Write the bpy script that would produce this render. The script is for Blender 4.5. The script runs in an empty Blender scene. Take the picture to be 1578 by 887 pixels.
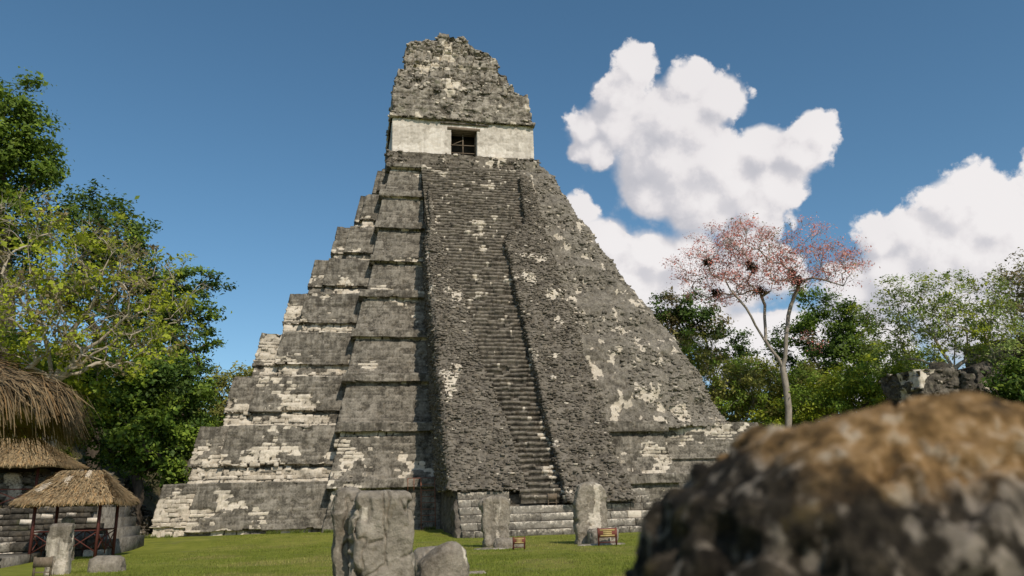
import bpy, math, random
import numpy as np
from mathutils import Matrix, Vector

sc = bpy.context.scene
COL = sc.collection
rad = math.radians

# ------------------------------------------------------------------ camera
CAM = np.array([-9.389, -46.585, 1.653])
FPX = 1205.66
RR = np.array([0.9796460933588157, -0.19913399431495052, -0.02528209000426751])
UU = np.array([-0.028555657477880393, -0.2629202368847957, 0.9643949001640608])
FF = np.array([0.19869098165950208, 0.9440437496984004, 0.2632551850630244])
cd = bpy.data.cameras.new('camera')
cam = bpy.data.objects.new('camera', cd)
COL.objects.link(cam)
cam.matrix_world = Matrix(((RR[0], UU[0], -FF[0], CAM[0]), (RR[1], UU[1], -FF[1], CAM[1]),
                           (RR[2], UU[2], -FF[2], CAM[2]), (0, 0, 0, 1)))
cd.sensor_width = 36.0
cd.lens = FPX * 36.0 / 1578.0
cd.clip_start = 0.05
cd.clip_end = 5000
cd.dof.use_dof = True
cd.dof.focus_distance = 46.0
cd.dof.aperture_fstop = 2.2
sc.camera = cam


def ray(x, y):
    d = FF * FPX + RR * (x - 789) + UU * (443.5 - y)
    return d / np.linalg.norm(d)


def at_d(x, y, dist):
    return CAM + ray(x, y) * dist


def at_y(x, y, Y):
    d = ray(x, y)
    return CAM + d * (Y - CAM[1]) / d[1]


def at_z(x, y, z=0.0):
    d = ray(x, y)
    return CAM + d * (z - CAM[2]) / d[2]


# ------------------------------------------------------------------ light, sky, exposure
SUN_AZ, SUN_EL = 16.0, 42.0       # sun stands behind the camera, to the right of the facade's normal
to_sun = Vector((math.sin(rad(SUN_AZ)) * math.cos(rad(SUN_EL)), -math.cos(rad(SUN_AZ)) * math.cos(rad(SUN_EL)),
                 math.sin(rad(SUN_EL))))
sd = bpy.data.lights.new('sun', 'SUN')
sd.energy = 3.6
sd.angle = rad(0.5)
sd.color = (1.0, 0.90, 0.77)
sun = bpy.data.objects.new('sun', sd)
COL.objects.link(sun)
sun.rotation_euler = to_sun.to_track_quat('Z', 'Y').to_euler()
sun.location = (20, -40, 60)

sc.view_settings.view_transform = 'Standard'
sc.view_settings.look = 'None'
sc.view_settings.exposure = 0.0
sc.view_settings.gamma = 1.0
sc.view_settings.use_curve_mapping = False
sc.cycles.max_bounces = 5
sc.cycles.diffuse_bounces = 3
sc.cycles.glossy_bounces = 1
sc.cycles.transmission_bounces = 3

world = bpy.data.worlds.new('World')
sc.world = world
world.use_nodes = True
wt = world.node_tree
wt.nodes.clear()


class NT:
    """small helper to write node trees"""

    def __init__(self, tree):
        self.t = tree

    def n(self, typ, inputs=None, **props):
        nd = self.t.nodes.new(typ)
        for k, v in props.items():
            setattr(nd, k, v)
        if inputs:
            for k, v in inputs.items():
                s = nd.inputs[k]
                if isinstance(v, bpy.types.NodeSocket):
                    self.t.links.new(v, s)
                else:
                    s.default_value = v
        return nd

    def math(self, op, a, b=0.0, c=None, clamp=False):
        i = {0: a, 1: b}
        if c is not None:
            i[2] = c
        nd = self.n('ShaderNodeMath', i, operation=op)
        nd.use_clamp = clamp
        return nd.outputs[0]

    def vmath(self, op, a, b=(0, 0, 0), out=0, scale=None):
        nd = self.n('ShaderNodeVectorMath', {0: a, 1: b}, operation=op)
        if scale is not None:
            nd.inputs['Scale'].default_value = scale
        return nd.outputs[out]

    def noise(self, vec, scale, detail=6.0, rough=0.55, out=0, dist=0.0):
        nd = self.n('ShaderNodeTexNoise', {'Vector': vec, 'Scale': scale, 'Detail': detail, 'Roughness': rough, 'Distortion': dist})
        return nd.outputs[out]

    def ramp(self, fac, stops, interp='LINEAR'):
        nd = self.n('ShaderNodeValToRGB', {0: fac})
        cr = nd.color_ramp
        cr.interpolation = interp
        while len(cr.elements) < len(stops):
            cr.elements.new(0.5)
        for e, (p, c) in zip(cr.elements, stops):
            e.position = p
            e.color = (c, c, c, 1) if not hasattr(c, '__len__') else (*c, 1)
        return nd.outputs[0]

    def mix(self, fac, a, b, blend='MIX'):
        nd = self.n('ShaderNodeMix', None, data_type='RGBA', blend_type=blend)
        for s, v in ((0, fac), (6, a), (7, b)):
            if isinstance(v, bpy.types.NodeSocket):
                self.t.links.new(v, nd.inputs[s])
            else:
                nd.inputs[s].default_value = v if s == 0 else (*v, 1)
        return nd.outputs[2]

    def maprange(self, v, a, b, c=0.0, d=1.0, smooth=True):
        nd = self.n('ShaderNodeMapRange', {0: v, 1: a, 2: b, 3: c, 4: d})
        nd.interpolation_type = 'SMOOTHSTEP' if smooth else 'LINEAR'
        nd.clamp = True
        return nd.outputs[0]


# clouds: heaps of round billows, each given by the direction it stands in and its angular size
CLOUDS = [
    (985, 106, 36), (965, 140, 44), (1062, 126, 38), (1108, 152, 46), (905, 195, 38), (955, 190, 56), (1045, 195, 84),
    (1030, 255, 92), (925, 225, 38), (895, 232, 28), (1115, 262, 70), (1178, 232, 46), (1250, 204, 38), (1222, 240, 48), (1198, 288, 50),
    (1168, 318, 52), (1080, 310, 70), (1005, 290, 54),
    (890, 322, 36), (925, 375, 56), (1000, 402, 58), (975, 440, 66), (1060, 410, 66), (1060, 470, 80), (1135, 425, 70),
    (1150, 370, 48), (1205, 420, 40),
    (1502, 290, 40), (1470, 325, 50), (1545, 335, 62), (1350, 375, 42), (1400, 365, 46), (1440, 395, 82), (1555, 405, 95),
    (1372, 435, 66), (1315, 462, 62), (1480, 468, 90), (1605, 300, 48), (1660, 390, 105), (1690, 330, 66),
    (1240, 545, 80), (1140, 540, 80), (1330, 560, 90), (1495, 378, 66), (1590, 360, 70),
]
MORE_CLOUDS = [(-34, 9.5, .03), (95, 24, .13), (106, 26, .12), (150, 30, .13), (160, 34, .11), (205, 18, .14), (215, 23, .12), (262, 26, .12), (272, 28, .11)]


def build_world():
    g = NT(wt)
    sky = g.n('ShaderNodeTexSky', None, sky_type='NISHITA')
    sky.sun_disc = False
    sky.sun_elevation = rad(SUN_EL)
    sky.sun_rotation = rad(180 - SUN_AZ)
    sky.altitude = 200
    sky.air_density = 0.9
    sky.dust_density = 0.6
    sky.ozone_density = 2.4
    STR = 0.09
    hsv = g.n('ShaderNodeHueSaturation', {'Hue': 0.487, 'Saturation': 1.12, 'Value': 1.30, 'Color': sky.outputs[0]})
    blue = hsv.outputs[0]

    def heaps(name, blobs, full):
        """density field of the billows as a node group"""
        gt = bpy.data.node_groups.new(name, 'ShaderNodeTree')
        gt.interface.new_socket('Vector', in_out='INPUT', socket_type='NodeSocketVector')
        gt.interface.new_socket('Value', in_out='OUTPUT', socket_type='NodeSocketFloat')
        gt.interface.new_socket('Heap', in_out='OUTPUT', socket_type='NodeSocketFloat')
        h = NT(gt)
        v = h.n('NodeGroupInput').outputs[0]
        go = h.n('NodeGroupOutput')
        w1 = h.noise(v, 9.0, 2.0, 0.5, out=1)
        p = h.vmath('ADD', v, h.vmath('SCALE', h.vmath('SUBTRACT', w1, (0.5, 0.5, 0.5)), scale=0.045))
        if full:
            w2 = h.noise(v, 38.0, 3.0, 0.55, out=1)
            p = h.vmath('ADD', p, h.vmath('SCALE', h.vmath('SUBTRACT', w2, (0.5, 0.5, 0.5)), scale=0.018))
        acc = None
        for c, r in blobs:
            d = h.vmath('DISTANCE', p, tuple(float(q) for q in c), out=1)
            k = h.math('MULTIPLY_ADD', d, -1.0 / (r * 1.08), 1.0)
            acc = k if acc is None else h.math('SMOOTH_MAX', acc, k, 0.22)
        fb = h.noise(v, 26.0, 9.0 if full else 3.0, 0.66)
        den = h.math('ADD', acc, h.math('MULTIPLY_ADD', fb, 1.1, -0.49))
        if full:
            vo = h.n('ShaderNodeTexVoronoi', {'Vector': p, 'Scale': 30.0, 'Detail': 2.0, 'Roughness': 0.55, 'Smoothness': 0.6}, feature='SMOOTH_F1')
            den = h.math('ADD', den, h.math('MULTIPLY_ADD', vo.outputs['Distance'], -0.42, 0.22))
        gt.links.new(den, go.inputs[0])
        gt.links.new(acc, go.inputs[1])
        return gt

    d = g.vmath('NORMALIZE', g.n('ShaderNodeTexCoord').outputs['Generated'])

    def use(gt, vec):
        nd = wt.nodes.new('ShaderNodeGroup')
        nd.node_tree = gt
        wt.links.new(vec, nd.inputs[0])
        return nd

    main = [(ray(x, y), r / FPX) for x, y, r in CLOUDS]
    gm = heaps('billows', main, True)
    na = use(gm, d)
    nb = use(gm, g.vmath('ADD', d, (0.016, -0.008, 0.020)))
    da, db = na.outputs[0], nb.outputs[0]
    lit = g.maprange(g.math('SUBTRACT', da, db), -0.36, 0.30)
    heap = g.maprange(g.math('SUBTRACT', na.outputs[1], nb.outputs[1]), -0.32, 0.20)
    # billow tops end sharply, undersides fray
    thin = g.maprange(g.math('ADD', heap, g.math('MULTIPLY', g.math('SUBTRACT', g.noise(d, 9.0, 3.0, 0.5), 0.5), 1.2)), 0.25, 0.85, 0.75, 0.22)
    alpha = g.maprange(g.math('DIVIDE', da, thin), -0.05, 1.0)
    alpha = g.math('MAXIMUM', alpha, g.maprange(na.outputs[1], 0.16, 0.42))
    soft = g.maprange(g.noise(d, 3.2, 3.0, 0.5), 0.36, 0.62)
    tone = g.math('ADD', g.math('ADD', g.math('MULTIPLY', lit, 0.40), g.math('MULTIPLY', heap, 0.36)), g.math('MULTIPLY', soft, 0.24))
    cc = g.ramp(tone, [(0.05, (0.55, 0.545, 0.585)), (0.36, (0.68, 0.66, 0.685)), (0.62, (0.81, 0.775, 0.78)), (0.9, (0.90, 0.865, 0.86))])
    cc = g.vmath('SCALE', cc, scale=1.0 / STR)
    bg1 = g.n('ShaderNodeBackground', {'Color': g.mix(g.math('MULTIPLY', alpha, 0.97), blue, cc), 'Strength': STR})
    # the clouds round the rest of the sky
    other = []
    for az, el, r in MORE_CLOUDS:
        other.append(((math.sin(rad(az)) * math.cos(rad(el)), math.cos(rad(az)) * math.cos(rad(el)), math.sin(rad(el))), r))
    no = use(heaps('far_billows', other, False), d)
    al2 = g.maprange(no.outputs[0], -0.02, 0.3)
    bg2 = g.n('ShaderNodeBackground', {'Color': g.mix(al2, blue, tuple(q / STR for q in (0.78, 0.755, 0.765))), 'Strength': STR})
    # only directions near the heap of clouds need its full description
    mid = ray(1250, 330)
    near = g.math('LESS_THAN', g.vmath('DISTANCE', d, tuple(float(q) for q in mid), out=1), 0.52)
    mx = g.n('ShaderNodeMixShader', {0: near, 1: bg2.outputs[0], 2: bg1.outputs[0]})
    g.n('ShaderNodeOutputWorld', {'Surface': mx.outputs[0]})
    world.cycles.sampling_method = 'MANUAL'
    world.cycles.sample_map_resolution = 512


build_world()


# ------------------------------------------------------------------ noise
def _h(ix, iy, iz, seed):
    n = (ix.astype(np.int64) * 374761393 + iy.astype(np.int64) * 668265263 + iz.astype(np.int64) * 2147483647 + seed * 1274126177) & 0xFFFFFFFF
    n = ((n ^ (n >> 13)) * 1274126177) & 0xFFFFFFFF
    n = ((n ^ (n >> 16)) * 2246822519) & 0xFFFFFFFF
    return ((n ^ (n >> 15)) & 0xFFFFFF) / float(0x1000000)


def vnoise(P, seed=0):
    P = np.asarray(P, float)
    i = np.floor(P)
    f = P - i
    f = f * f * (3 - 2 * f)
    x, y, z = i[..., 0], i[..., 1], i[..., 2]
    fx, fy, fz = f[..., 0], f[..., 1], f[..., 2]
    r = 0
    for dx in (0, 1):
        for dy in (0, 1):
            for dz in (0, 1):
                w = (fx if dx else 1 - fx) * (fy if dy else 1 - fy) * (fz if dz else 1 - fz)
                r = r + w * _h(x + dx, y + dy, z + dz, seed)
    return r


def fbm(P, octv=4, seed=0, gain=0.5):
    P = np.asarray(P, float)
    a, s, t = 1.0, 0.0, 0.0
    for o in range(octv):
        s = s + a * vnoise(P * (2.03 ** o) + o * 17.3, seed + o)
        t += a
        a *= gain
    return s / t


def sstep(a, b, x):
    t = np.clip((np.asarray(x, float) - a) / (b - a), 0, 1)
    return t * t * (3 - 2 * t)


# ------------------------------------------------------------------ meshes and objects
BASE = {}


def make_mesh(name, V, quads=None, tris=None, col=None, mat=None, smooth=False):
    me = bpy.data.meshes.new(name)
    V = np.asarray(V, np.float32)
    nq = 0 if quads is None else len(quads)
    ntr = 0 if tris is None else len(tris)
    me.vertices.add(len(V))
    me.vertices.foreach_set('co', V.ravel())
    li = []
    if nq:
        li.append(np.asarray(quads, np.int32).ravel())
    if ntr:
        li.append(np.asarray(tris, np.int32).ravel())
    li = np.concatenate(li)
    me.loops.add(len(li))
    me.loops.foreach_set('vertex_index', li)
    me.polygons.add(nq + ntr)
    ls = np.concatenate([np.arange(nq) * 4, nq * 4 + np.arange(ntr) * 3]).astype(np.int32)
    me.polygons.foreach_set('loop_start', ls)
    if smooth:
        me.polygons.foreach_set('use_smooth', np.ones(nq + ntr, bool))
    if col is not None:
        at = me.attributes.new('Col', 'FLOAT_COLOR', 'POINT')
        c = np.ones((len(V), 4), np.float32)
        c[:, :3] = col
        at.data.foreach_set('color', c.ravel())
    if mat is not None:
        me.materials.append(mat)
    me.update(calc_edges=True)
    return me


def thing(name, label, cat, loc=(0, 0, 0), group=None, kind=None):
    o = bpy.data.objects.new(name, None)
    o.empty_display_size = 0.2
    COL.objects.link(o)
    o.location = loc
    o['label'] = label
    o['category'] = cat
    if group:
        o['group'] = group
    BASE[o.name] = np.array(loc, float)
    return o


def put(name, V, quads=None, tris=None, col=None, mat=None, parent=None, smooth=False, kind=None, base=None):
    """world-space vertices become one mesh object, a part of parent if there is one"""
    V = np.asarray(V, float)
    if parent is not None:
        b = BASE[parent.name]
        me = make_mesh(name, V - b, quads, tris, col, mat, smooth)
        o = bpy.data.objects.new(name, me)
        COL.objects.link(o)
        o.parent = parent
        BASE[o.name] = b
    else:
        b = np.array(base if base is not None else (0, 0, 0), float)
        me = make_mesh(name, V - b, quads, tris, col, mat, smooth)
        o = bpy.data.objects.new(name, me)
        COL.objects.link(o)
        o.location = b
        BASE[o.name] = b
    if kind:
        o['kind'] = kind
    return o


def place(name, me, parent, loc, rot=(0, 0, 0), scale=(1, 1, 1)):
    """a copy of a shared mesh at a world place under parent"""
    o = bpy.data.objects.new(name, me)
    COL.objects.link(o)
    o.parent = parent
    o.location = np.array(loc) - BASE[parent.name]
    o.rotation_euler = rot
    o.scale = scale
    BASE[o.name] = np.array(loc, float)
    return o


def tag(o, label, cat, group=None):
    o['label'] = label
    o['category'] = cat
    if group:
        o['group'] = group
    return o


class Acc:
    """collects shapes into one mesh"""

    def __init__(self):
        self.V, self.Q, self.T, self.C, self.n = [], [], [], [], 0

    def add(self, V, quads=None, tris=None, col=(1, 1, 1)):
        V = np.asarray(V, float)
        if quads is not None and len(quads):
            self.Q.append(np.asarray(quads) + self.n)
        if tris is not None and len(tris):
            self.T.append(np.asarray(tris) + self.n)
        c = np.empty((len(V), 3)); c[:] = col
        self.V.append(V); self.C.append(c)
        self.n += len(V)

    def box(self, lo, hi, col=(1, 1, 1), jit=0.0, rng=None, M=None):
        x0, y0, z0 = lo; x1, y1, z1 = hi
        V = np.array([(x0, y0, z0), (x1, y0, z0), (x1, y1, z0), (x0, y1, z0), (x0, y0, z1), (x1, y0, z1), (x1, y1, z1), (x0, y1, z1)], float)
        if jit:
            V += (rng or np.random.default_rng(0)).uniform(-jit, jit, V.shape)
        if M is not None:
            V = V @ M[0].T + M[1]
        self.add(V, [(0, 3, 2, 1), (4, 5, 6, 7), (0, 1, 5, 4), (1, 2, 6, 5), (2, 3, 7, 6), (3, 0, 4, 7)], None, col)

    def tube(self, pts, radii, n=6, col=(1, 1, 1), cap=True):
        pts = np.asarray(pts, float); m = len(pts)
        radii = np.broadcast_to(np.asarray(radii, float), (m,))
        t = np.gradient(pts, axis=0)
        t /= np.linalg.norm(t, axis=1, keepdims=True) + 1e-9
        ref = np.where(np.abs(t[:, 2:3]) > 0.9, np.array([[1.0, 0, 0]]), np.array([[0, 0, 1.0]]))
        a = np.cross(t, ref); a /= np.linalg.norm(a, axis=1, keepdims=True) + 1e-9
        b = np.cross(t, a)
        an = np.arange(n) * 2 * math.pi / n
        V = pts[:, None] + radii[:, None, None] * (a[:, None] * np.cos(an)[None, :, None] + b[:, None] * np.sin(an)[None, :, None])
        i, j = np.meshgrid(np.arange(m - 1), np.arange(n), indexing='ij')
        j2 = (j + 1) % n
        q = np.stack([i * n + j, (i + 1) * n + j, (i + 1) * n + j2, i * n + j2], -1).reshape(-1, 4)
        V = V.reshape(-1, 3)
        tr = None
        if cap:
            V = np.concatenate([V, pts[:1], pts[-1:]])
            k = np.arange(n)
            tr = np.concatenate([np.stack([np.full(n, m * n), k, (k + 1) % n], -1),
                                 np.stack([np.full(n, m * n + 1), (m - 1) * n + (k + 1) % n, (m - 1) * n + k], -1)])
        self.add(V, q, tr, col)

    def put(self, name, mat, parent=None, **kw):
        return put(name, np.concatenate(self.V), np.concatenate(self.Q) if self.Q else None,
                   np.concatenate(self.T) if self.T else None, np.concatenate(self.C), mat, parent, **kw)

    def mesh(self, name, mat, smooth=False):
        return make_mesh(name, np.concatenate(self.V), np.concatenate(self.Q) if self.Q else None,
                         np.concatenate(self.T) if self.T else None, np.concatenate(self.C), mat, smooth)


def resample(path, segs):
    path = np.asarray(path, float)
    out = []
    for i, s in enumerate(segs):
        t = np.arange(s)[:, None] / s
        out.append(path[i] * (1 - t) + path[i + 1] * t)
    out.append(path[-1:])
    return np.concatenate(out)


def grid_quads(nr, nc, closed=False):
    i, j = np.meshgrid(np.arange(nr - 1), np.arange(nc if closed else nc - 1), indexing='ij')
    j2 = (j + 1) % nc
    return np.stack([i * nc + j, i * nc + j2, (i + 1) * nc + j2, (i + 1) * nc + j], -1).reshape(-1, 4)


def grid_normals(G, closed=False):
    dr = np.gradient(G, axis=0)
    if closed:
        dc = np.roll(G, -1, 1) - np.roll(G, 1, 1)
    else:
        dc = np.gradient(G, axis=1)
    n = np.cross(dc, dr)
    return n / (np.linalg.norm(n, axis=2, keepdims=True) + 1e-9)


def courses(u, z, h=0.26, w=0.55, seed=3):
    """stone courses: depth of each block, joint mask and a random number per block"""
    r = np.floor(z / h + 0.25 * vnoise(np.stack([u * .3, z * .3, u * 0], -1), seed))
    o = _h(r, r * 0, r * 0, seed) * w
    wv = w * (0.7 + 0.7 * _h(r, r * 0 + 3, r * 0, seed))
    b = np.floor((u + o) / wv)
    fz = np.abs((z / h) % 1 - 0.5) * 2
    fu = np.abs(((u + o) / wv) % 1 - 0.5) * 2
    joint = np.maximum(sstep(0.72, 0.97, fz), sstep(0.86, 0.98, fu))
    rnd = _h(b, r, r * 0 + 7, seed)
    return joint, rnd


# ------------------------------------------------------------------ materials
def new_mat(name):
    m = bpy.data.materials.new(name)
    m.use_nodes = True
    t = m.node_tree
    t.nodes.clear()
    g = NT(t)
    out = g.n('ShaderNodeOutputMaterial')
    return m, g, out


def stone_mat(name, dark=(.064, .057, .046), mid=(.195, .175, .142), pale=(.31, .28, .232), light0=(.36, .315, .245), light1=(.66, .59, .485),
              fs=9.0, streak=0.75, bump=0.5, ochre=0.25, thr=(0.36, 0.62), moss=0.0):
    """weathered limestone. Col.r: bare light stone, Col.g: black growth, Col.b: random per stone"""
    m, g, out = new_mat(name)
    pos = g.n('ShaderNodeNewGeometry').outputs['Position']
    at = g.n('ShaderNodeAttribute', None, attribute_name='Col').outputs['Color']
    sp = g.n('ShaderNodeSeparateColor', {0: at})
    r, gg, b = sp.outputs[0], sp.outputs[1], sp.outputs[2]
    n_f = g.noise(pos, fs, 8, 0.68)
    n_m = g.noise(pos, fs * 0.22, 7, 0.62)
    n_l = g.noise(pos, fs * 0.05, 5, 0.55)
    strk = g.noise(g.vmath('MULTIPLY', pos, (4.2, 4.2, 0.24)), 1.0, 6, 0.6)
    v = g.math('ADD', g.math('MULTIPLY', n_f, 0.55), g.math('MULTIPLY', n_m, 0.45))
    v = g.math('ADD', v, g.math('MULTIPLY_ADD', b, 0.17, -0.085))
    base = g.ramp(v, [(thr[0], dark), ((thr[0] + thr[1]) / 2, mid), (thr[1], pale)])
    brown = g.maprange(g.noise(pos, fs * 0.3 + 1.3, 5, 0.6), 0.52, 0.7)
    base = g.mix(g.math('MULTIPLY', brown, ochre), base, (.20, .155, .095))
    # bare light stone, broken up at its rim
    li = g.math('ADD', r, g.math('MULTIPLY', g.math('SUBTRACT', n_m, 0.5), 0.6))
    li = g.math('ADD', li, g.math('MULTIPLY', g.math('SUBTRACT', n_f, 0.5), 0.8))
    li = g.maprange(li, 0.42, 0.62)
    lv = g.math('ADD', g.math('MULTIPLY', n_f, 0.7), g.math('MULTIPLY', b, 0.3))
    lc = g.ramp(lv, [(0.3, light0), (0.62, light1)])
    lc = g.mix(g.math('MULTIPLY', brown, 0.25), lc, (.52, .41, .27))
    base = g.mix(li, base, lc)
    spk = g.maprange(g.noise(g.vmath('MULTIPLY', pos, (1, 1, 1.9)), 4.2, 5, 0.6), 0.655, 0.70)
    base = g.mix(g.math('MULTIPLY', spk, 0.55), base, light0)
    # black growth running down
    sk = g.maprange(g.math('ADD', g.math('MULTIPLY', strk, 0.7), g.math('MULTIPLY', n_l, 0.3)), 0.44, 0.64)
    sk = g.math('MULTIPLY', g.math('MULTIPLY', sk, gg), streak)
    base = g.mix(sk, base, tuple(q * 0.9 for q in dark))
    if moss:
        ms = g.maprange(g.noise(pos, fs * .16, 6, .65), .56, .68)
        base = g.mix(g.math('MULTIPLY', ms, moss), base, (.07, .085, .025))
    hgt = g.math('ADD', n_f, g.math('MULTIPLY', n_m, 0.8))
    bp = g.n('ShaderNodeBump', {'Height': hgt, 'Strength': bump, 'Distance': 0.05})
    bs = g.n('ShaderNodeBsdfPrincipled', {'Base Color': base, 'Roughness': 0.95, 'Normal': bp.outputs[0], 'Specular IOR Level': 0.15})
    g.t.links.new(bs.outputs[0], out.inputs[0])
    return m


def plain_mat(name, c0, c1, scale=8.0, rough=0.8, bump=0.2, stretch=(1, 1, 1), col=False, spec=0.2, local=False, metal=0.0):
    m, g, out = new_mat(name)
    pos = g.n('ShaderNodeTexCoord').outputs['Object'] if local else g.n('ShaderNodeNewGeometry').outputs['Position']
    n = g.noise(g.vmath('MULTIPLY', pos, stretch), scale, 6, 0.65)
    c = g.ramp(n, [(0.3, c0), (0.7, c1)])
    if col:
        at = g.n('ShaderNodeAttribute', None, attribute_name='Col').outputs['Color']
        c = g.mix(1.0, c, at, 'MULTIPLY')
    bp = g.n('ShaderNodeBump', {'Height': n, 'Strength': bump, 'Distance': 0.03})
    bs = g.n('ShaderNodeBsdfPrincipled', {'Base Color': c, 'Roughness': rough, 'Normal': bp.outputs[0], 'Specular IOR Level': spec, 'Metallic': metal})
    g.t.links.new(bs.outputs[0], out.inputs[0])
    return m


def leaf_mat(name, trans=0.4):
    m, g, out = new_mat(name)
    at = g.n('ShaderNodeAttribute', None, attribute_name='Col').outputs['Color']
    bs = g.n('ShaderNodeBsdfPrincipled', {'Base Color': at, 'Roughness': 0.55, 'Specular IOR Level': 0.25})
    tr = g.n('ShaderNodeBsdfTranslucent', {'Color': at})
    mx = g.n('ShaderNodeMixShader', {0: trans, 1: bs.outputs[0], 2: tr.outputs[0]})
    g.t.links.new(mx.outputs[0], out.inputs[0])
    return m


M_STONE = stone_mat('weathered_limestone')
M_RUBBLE = stone_mat('rubble_limestone', dark=(.052, .045, .036), mid=(.135, .118, .094), pale=(.225, .198, .16), fs=7.0, streak=0.3, bump=0.6, ochre=0.28)
M_COMB = stone_mat('roof_comb_stone', dark=(.07, .062, .05), mid=(.235, .21, .172), pale=(.40, .36, .30), fs=6.0, streak=0.6, bump=0.7, moss=0.35)
M_STELA = stone_mat('stela_stone', dark=(.095, .08, .06), mid=(.265, .232, .184), pale=(.42, .37, .30), fs=11.0, streak=0.7, bump=1.0, ochre=0.35, thr=(0.3, 0.7))
M_BLOCK = stone_mat('cut_block_stone', dark=(.065, .058, .048), mid=(.19, .172, .142), pale=(.30, .275, .23), fs=8.0, streak=0.3, bump=0.5)
M_RUIN = stone_mat('dark_ruin_stone', dark=(.03, .027, .022), mid=(.085, .075, .06), pale=(.17, .15, .12), fs=7.0, streak=.6, bump=.6, moss=.3)
M_PLASTER = stone_mat('shrine_plaster', dark=(.30, .265, .22), mid=(.54, .49, .42), pale=(.66, .605, .53), light0=(.58, .525, .45), light1=(.74, .685, .605), fs=5.0, streak=0.75, bump=0.4, ochre=0.25, thr=(0.3, 0.66))
M_WOOD_RED = plain_mat('red_painted_wood', (.07, .022, .018), (.12, .04, .03), 6, 0.6, 0.15, (6, 6, 1))
M_WOOD_OLD = plain_mat('old_grey_wood', (.10, .075, .05), (.24, .19, .14), 6, 0.85, 0.3, (8, 8, 1))
M_BARK_PALE = plain_mat('pale_bark', (.26, .22, .17), (.50, .44, .35), 3, 0.9, 0.4, (1, 1, .5))
M_BARK_GREY = plain_mat('grey_bark', (.12, .10, .085), (.32, .28, .24), 3, 0.9, 0.4, (1, 1, .5))
M_BARK_MID = plain_mat('ash_grey_bark', (.20, .17, .14), (.42, .37, .31), 3, 0.9, 0.5, (1, 1, .5))
M_BARK_DARK = plain_mat('dark_bark', (.05, .04, .03), (.13, .105, .08), 3, 0.9, 0.4, (1, 1, .5))
M_LEAF = leaf_mat('leaves')
M_THATCH = plain_mat('dry_thatch', (.20, .14, .075), (.42, .31, .17), 5, 0.9, 0.5, (1, 1, .3), col=True)
M_RUST = plain_mat('rusty_iron', (.16, .06, .035), (.30, .14, .09), 14, 0.7, 0.2)
M_YELLOW = plain_mat('sign_yellow', (.34, .24, .09), (.48, .36, .16), 9, 0.6, 0.05)
M_SIGNRED = plain_mat('sign_red', (.15, .05, .035), (.22, .075, .055), 9, 0.6, 0.05)
M_DARKIN = plain_mat('dark_interior', (.03, .027, .022), (.06, .05, .04), 3, 0.95, 0.1)


def grass_mat():
    m, g, out = new_mat('mown_grass')
    pos = g.n('ShaderNodeNewGeometry').outputs['Position']
    a = g.noise(pos, 0.35, 5, 0.6)
    b = g.noise(pos, 3.0, 6, 0.7)
    c = g.noise(pos, 30.0, 4, 0.7)
    v = g.math('ADD', g.math('MULTIPLY', a, 0.45), g.math('ADD', g.math('MULTIPLY', b, 0.3), g.math('MULTIPLY', c, 0.25)))
    col = g.ramp(v, [(0.34, (.125, .15, .02)), (0.5, (.225, .245, .038)), (0.66, (.33, .315, .075))])
    bare = g.maprange(g.noise(pos, 0.55, 7, 0.68), 0.57, 0.70)
    col = g.mix(g.math('MULTIPLY', bare, 0.5), col, (.33, .275, .155))
    deep = g.maprange(g.noise(pos, 1.1, 5, 0.6), 0.50, 0.62)
    col = g.mix(g.math('MULTIPLY', deep, 0.35), col, (.075, .115, .02))
    bp = g.n('ShaderNodeBump', {'Height': g.math('ADD', b, c), 'Strength': 0.9, 'Distance': 0.05})
    bs = g.n('ShaderNodeBsdfPrincipled', {'Base Color': col, 'Roughness': 0.9, 'Normal': bp.outputs[0], 'Specular IOR Level': 0.1})
    g.t.links.new(bs.outputs[0], out.inputs[0])
    return m


M_GRASS = grass_mat()


def hill_mat():
    m, g, out = new_mat('forest_floor')
    pos = g.n('ShaderNodeNewGeometry').outputs['Position']
    a = g.noise(pos, 0.8, 6, 0.65)
    b = g.noise(pos, 6.0, 6, 0.7)
    v = g.math('ADD', g.math('MULTIPLY', a, 0.55), g.math('MULTIPLY', b, 0.45))
    col = g.ramp(v, [(0.35, (.03, .03, .014)), (0.48, (.075, .07, .03)), (0.56, (.13, .10, .055)), (0.68, (.19, .16, .09))])
    bp = g.n('ShaderNodeBump', {'Height': v, 'Strength': 1.0, 'Distance': 0.15})
    bs = g.n('ShaderNodeBsdfPrincipled', {'Base Color': col, 'Roughness': 0.95, 'Normal': bp.outputs[0], 'Specular IOR Level': 0.1})
    g.t.links.new(bs.outputs[0], out.inputs[0])
    return m


M_HILL = hill_mat()

# ------------------------------------------------------------------ the ground
def ground_z(x, y):
    x = np.asarray(x, float); y = np.asarray(y, float)
    return 0.26 * sstep(-9.0, -1.5, y) + 0.05 * (fbm(np.stack([x * .22, y * .22, x * 0], -1), 3, 5) - 0.5)


def build_ground():
    ax = np.concatenate([[-2500, -900, -350, -150, -90], np.arange(-60, 60.1, 0.9), [90, 150, 350, 900, 2500]])
    ay = np.concatenate([[-900, -300, -120, -80], np.arange(-56, 50.1, 0.9), [80, 150, 350, 900, 3500]])
    X, Y = np.meshgrid(ax, ay)
    Z = ground_z(X, Y) + (fbm(np.stack([X * .9, Y * .9, X * 0], -1), 3, 8) - .5) * 0.05
    put('ground', np.stack([X, Y, Z], -1).reshape(-1, 3), grid_quads(*X.shape), col=(1, 1, 1), mat=M_GRASS, smooth=True, kind='structure')


build_ground()


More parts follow.
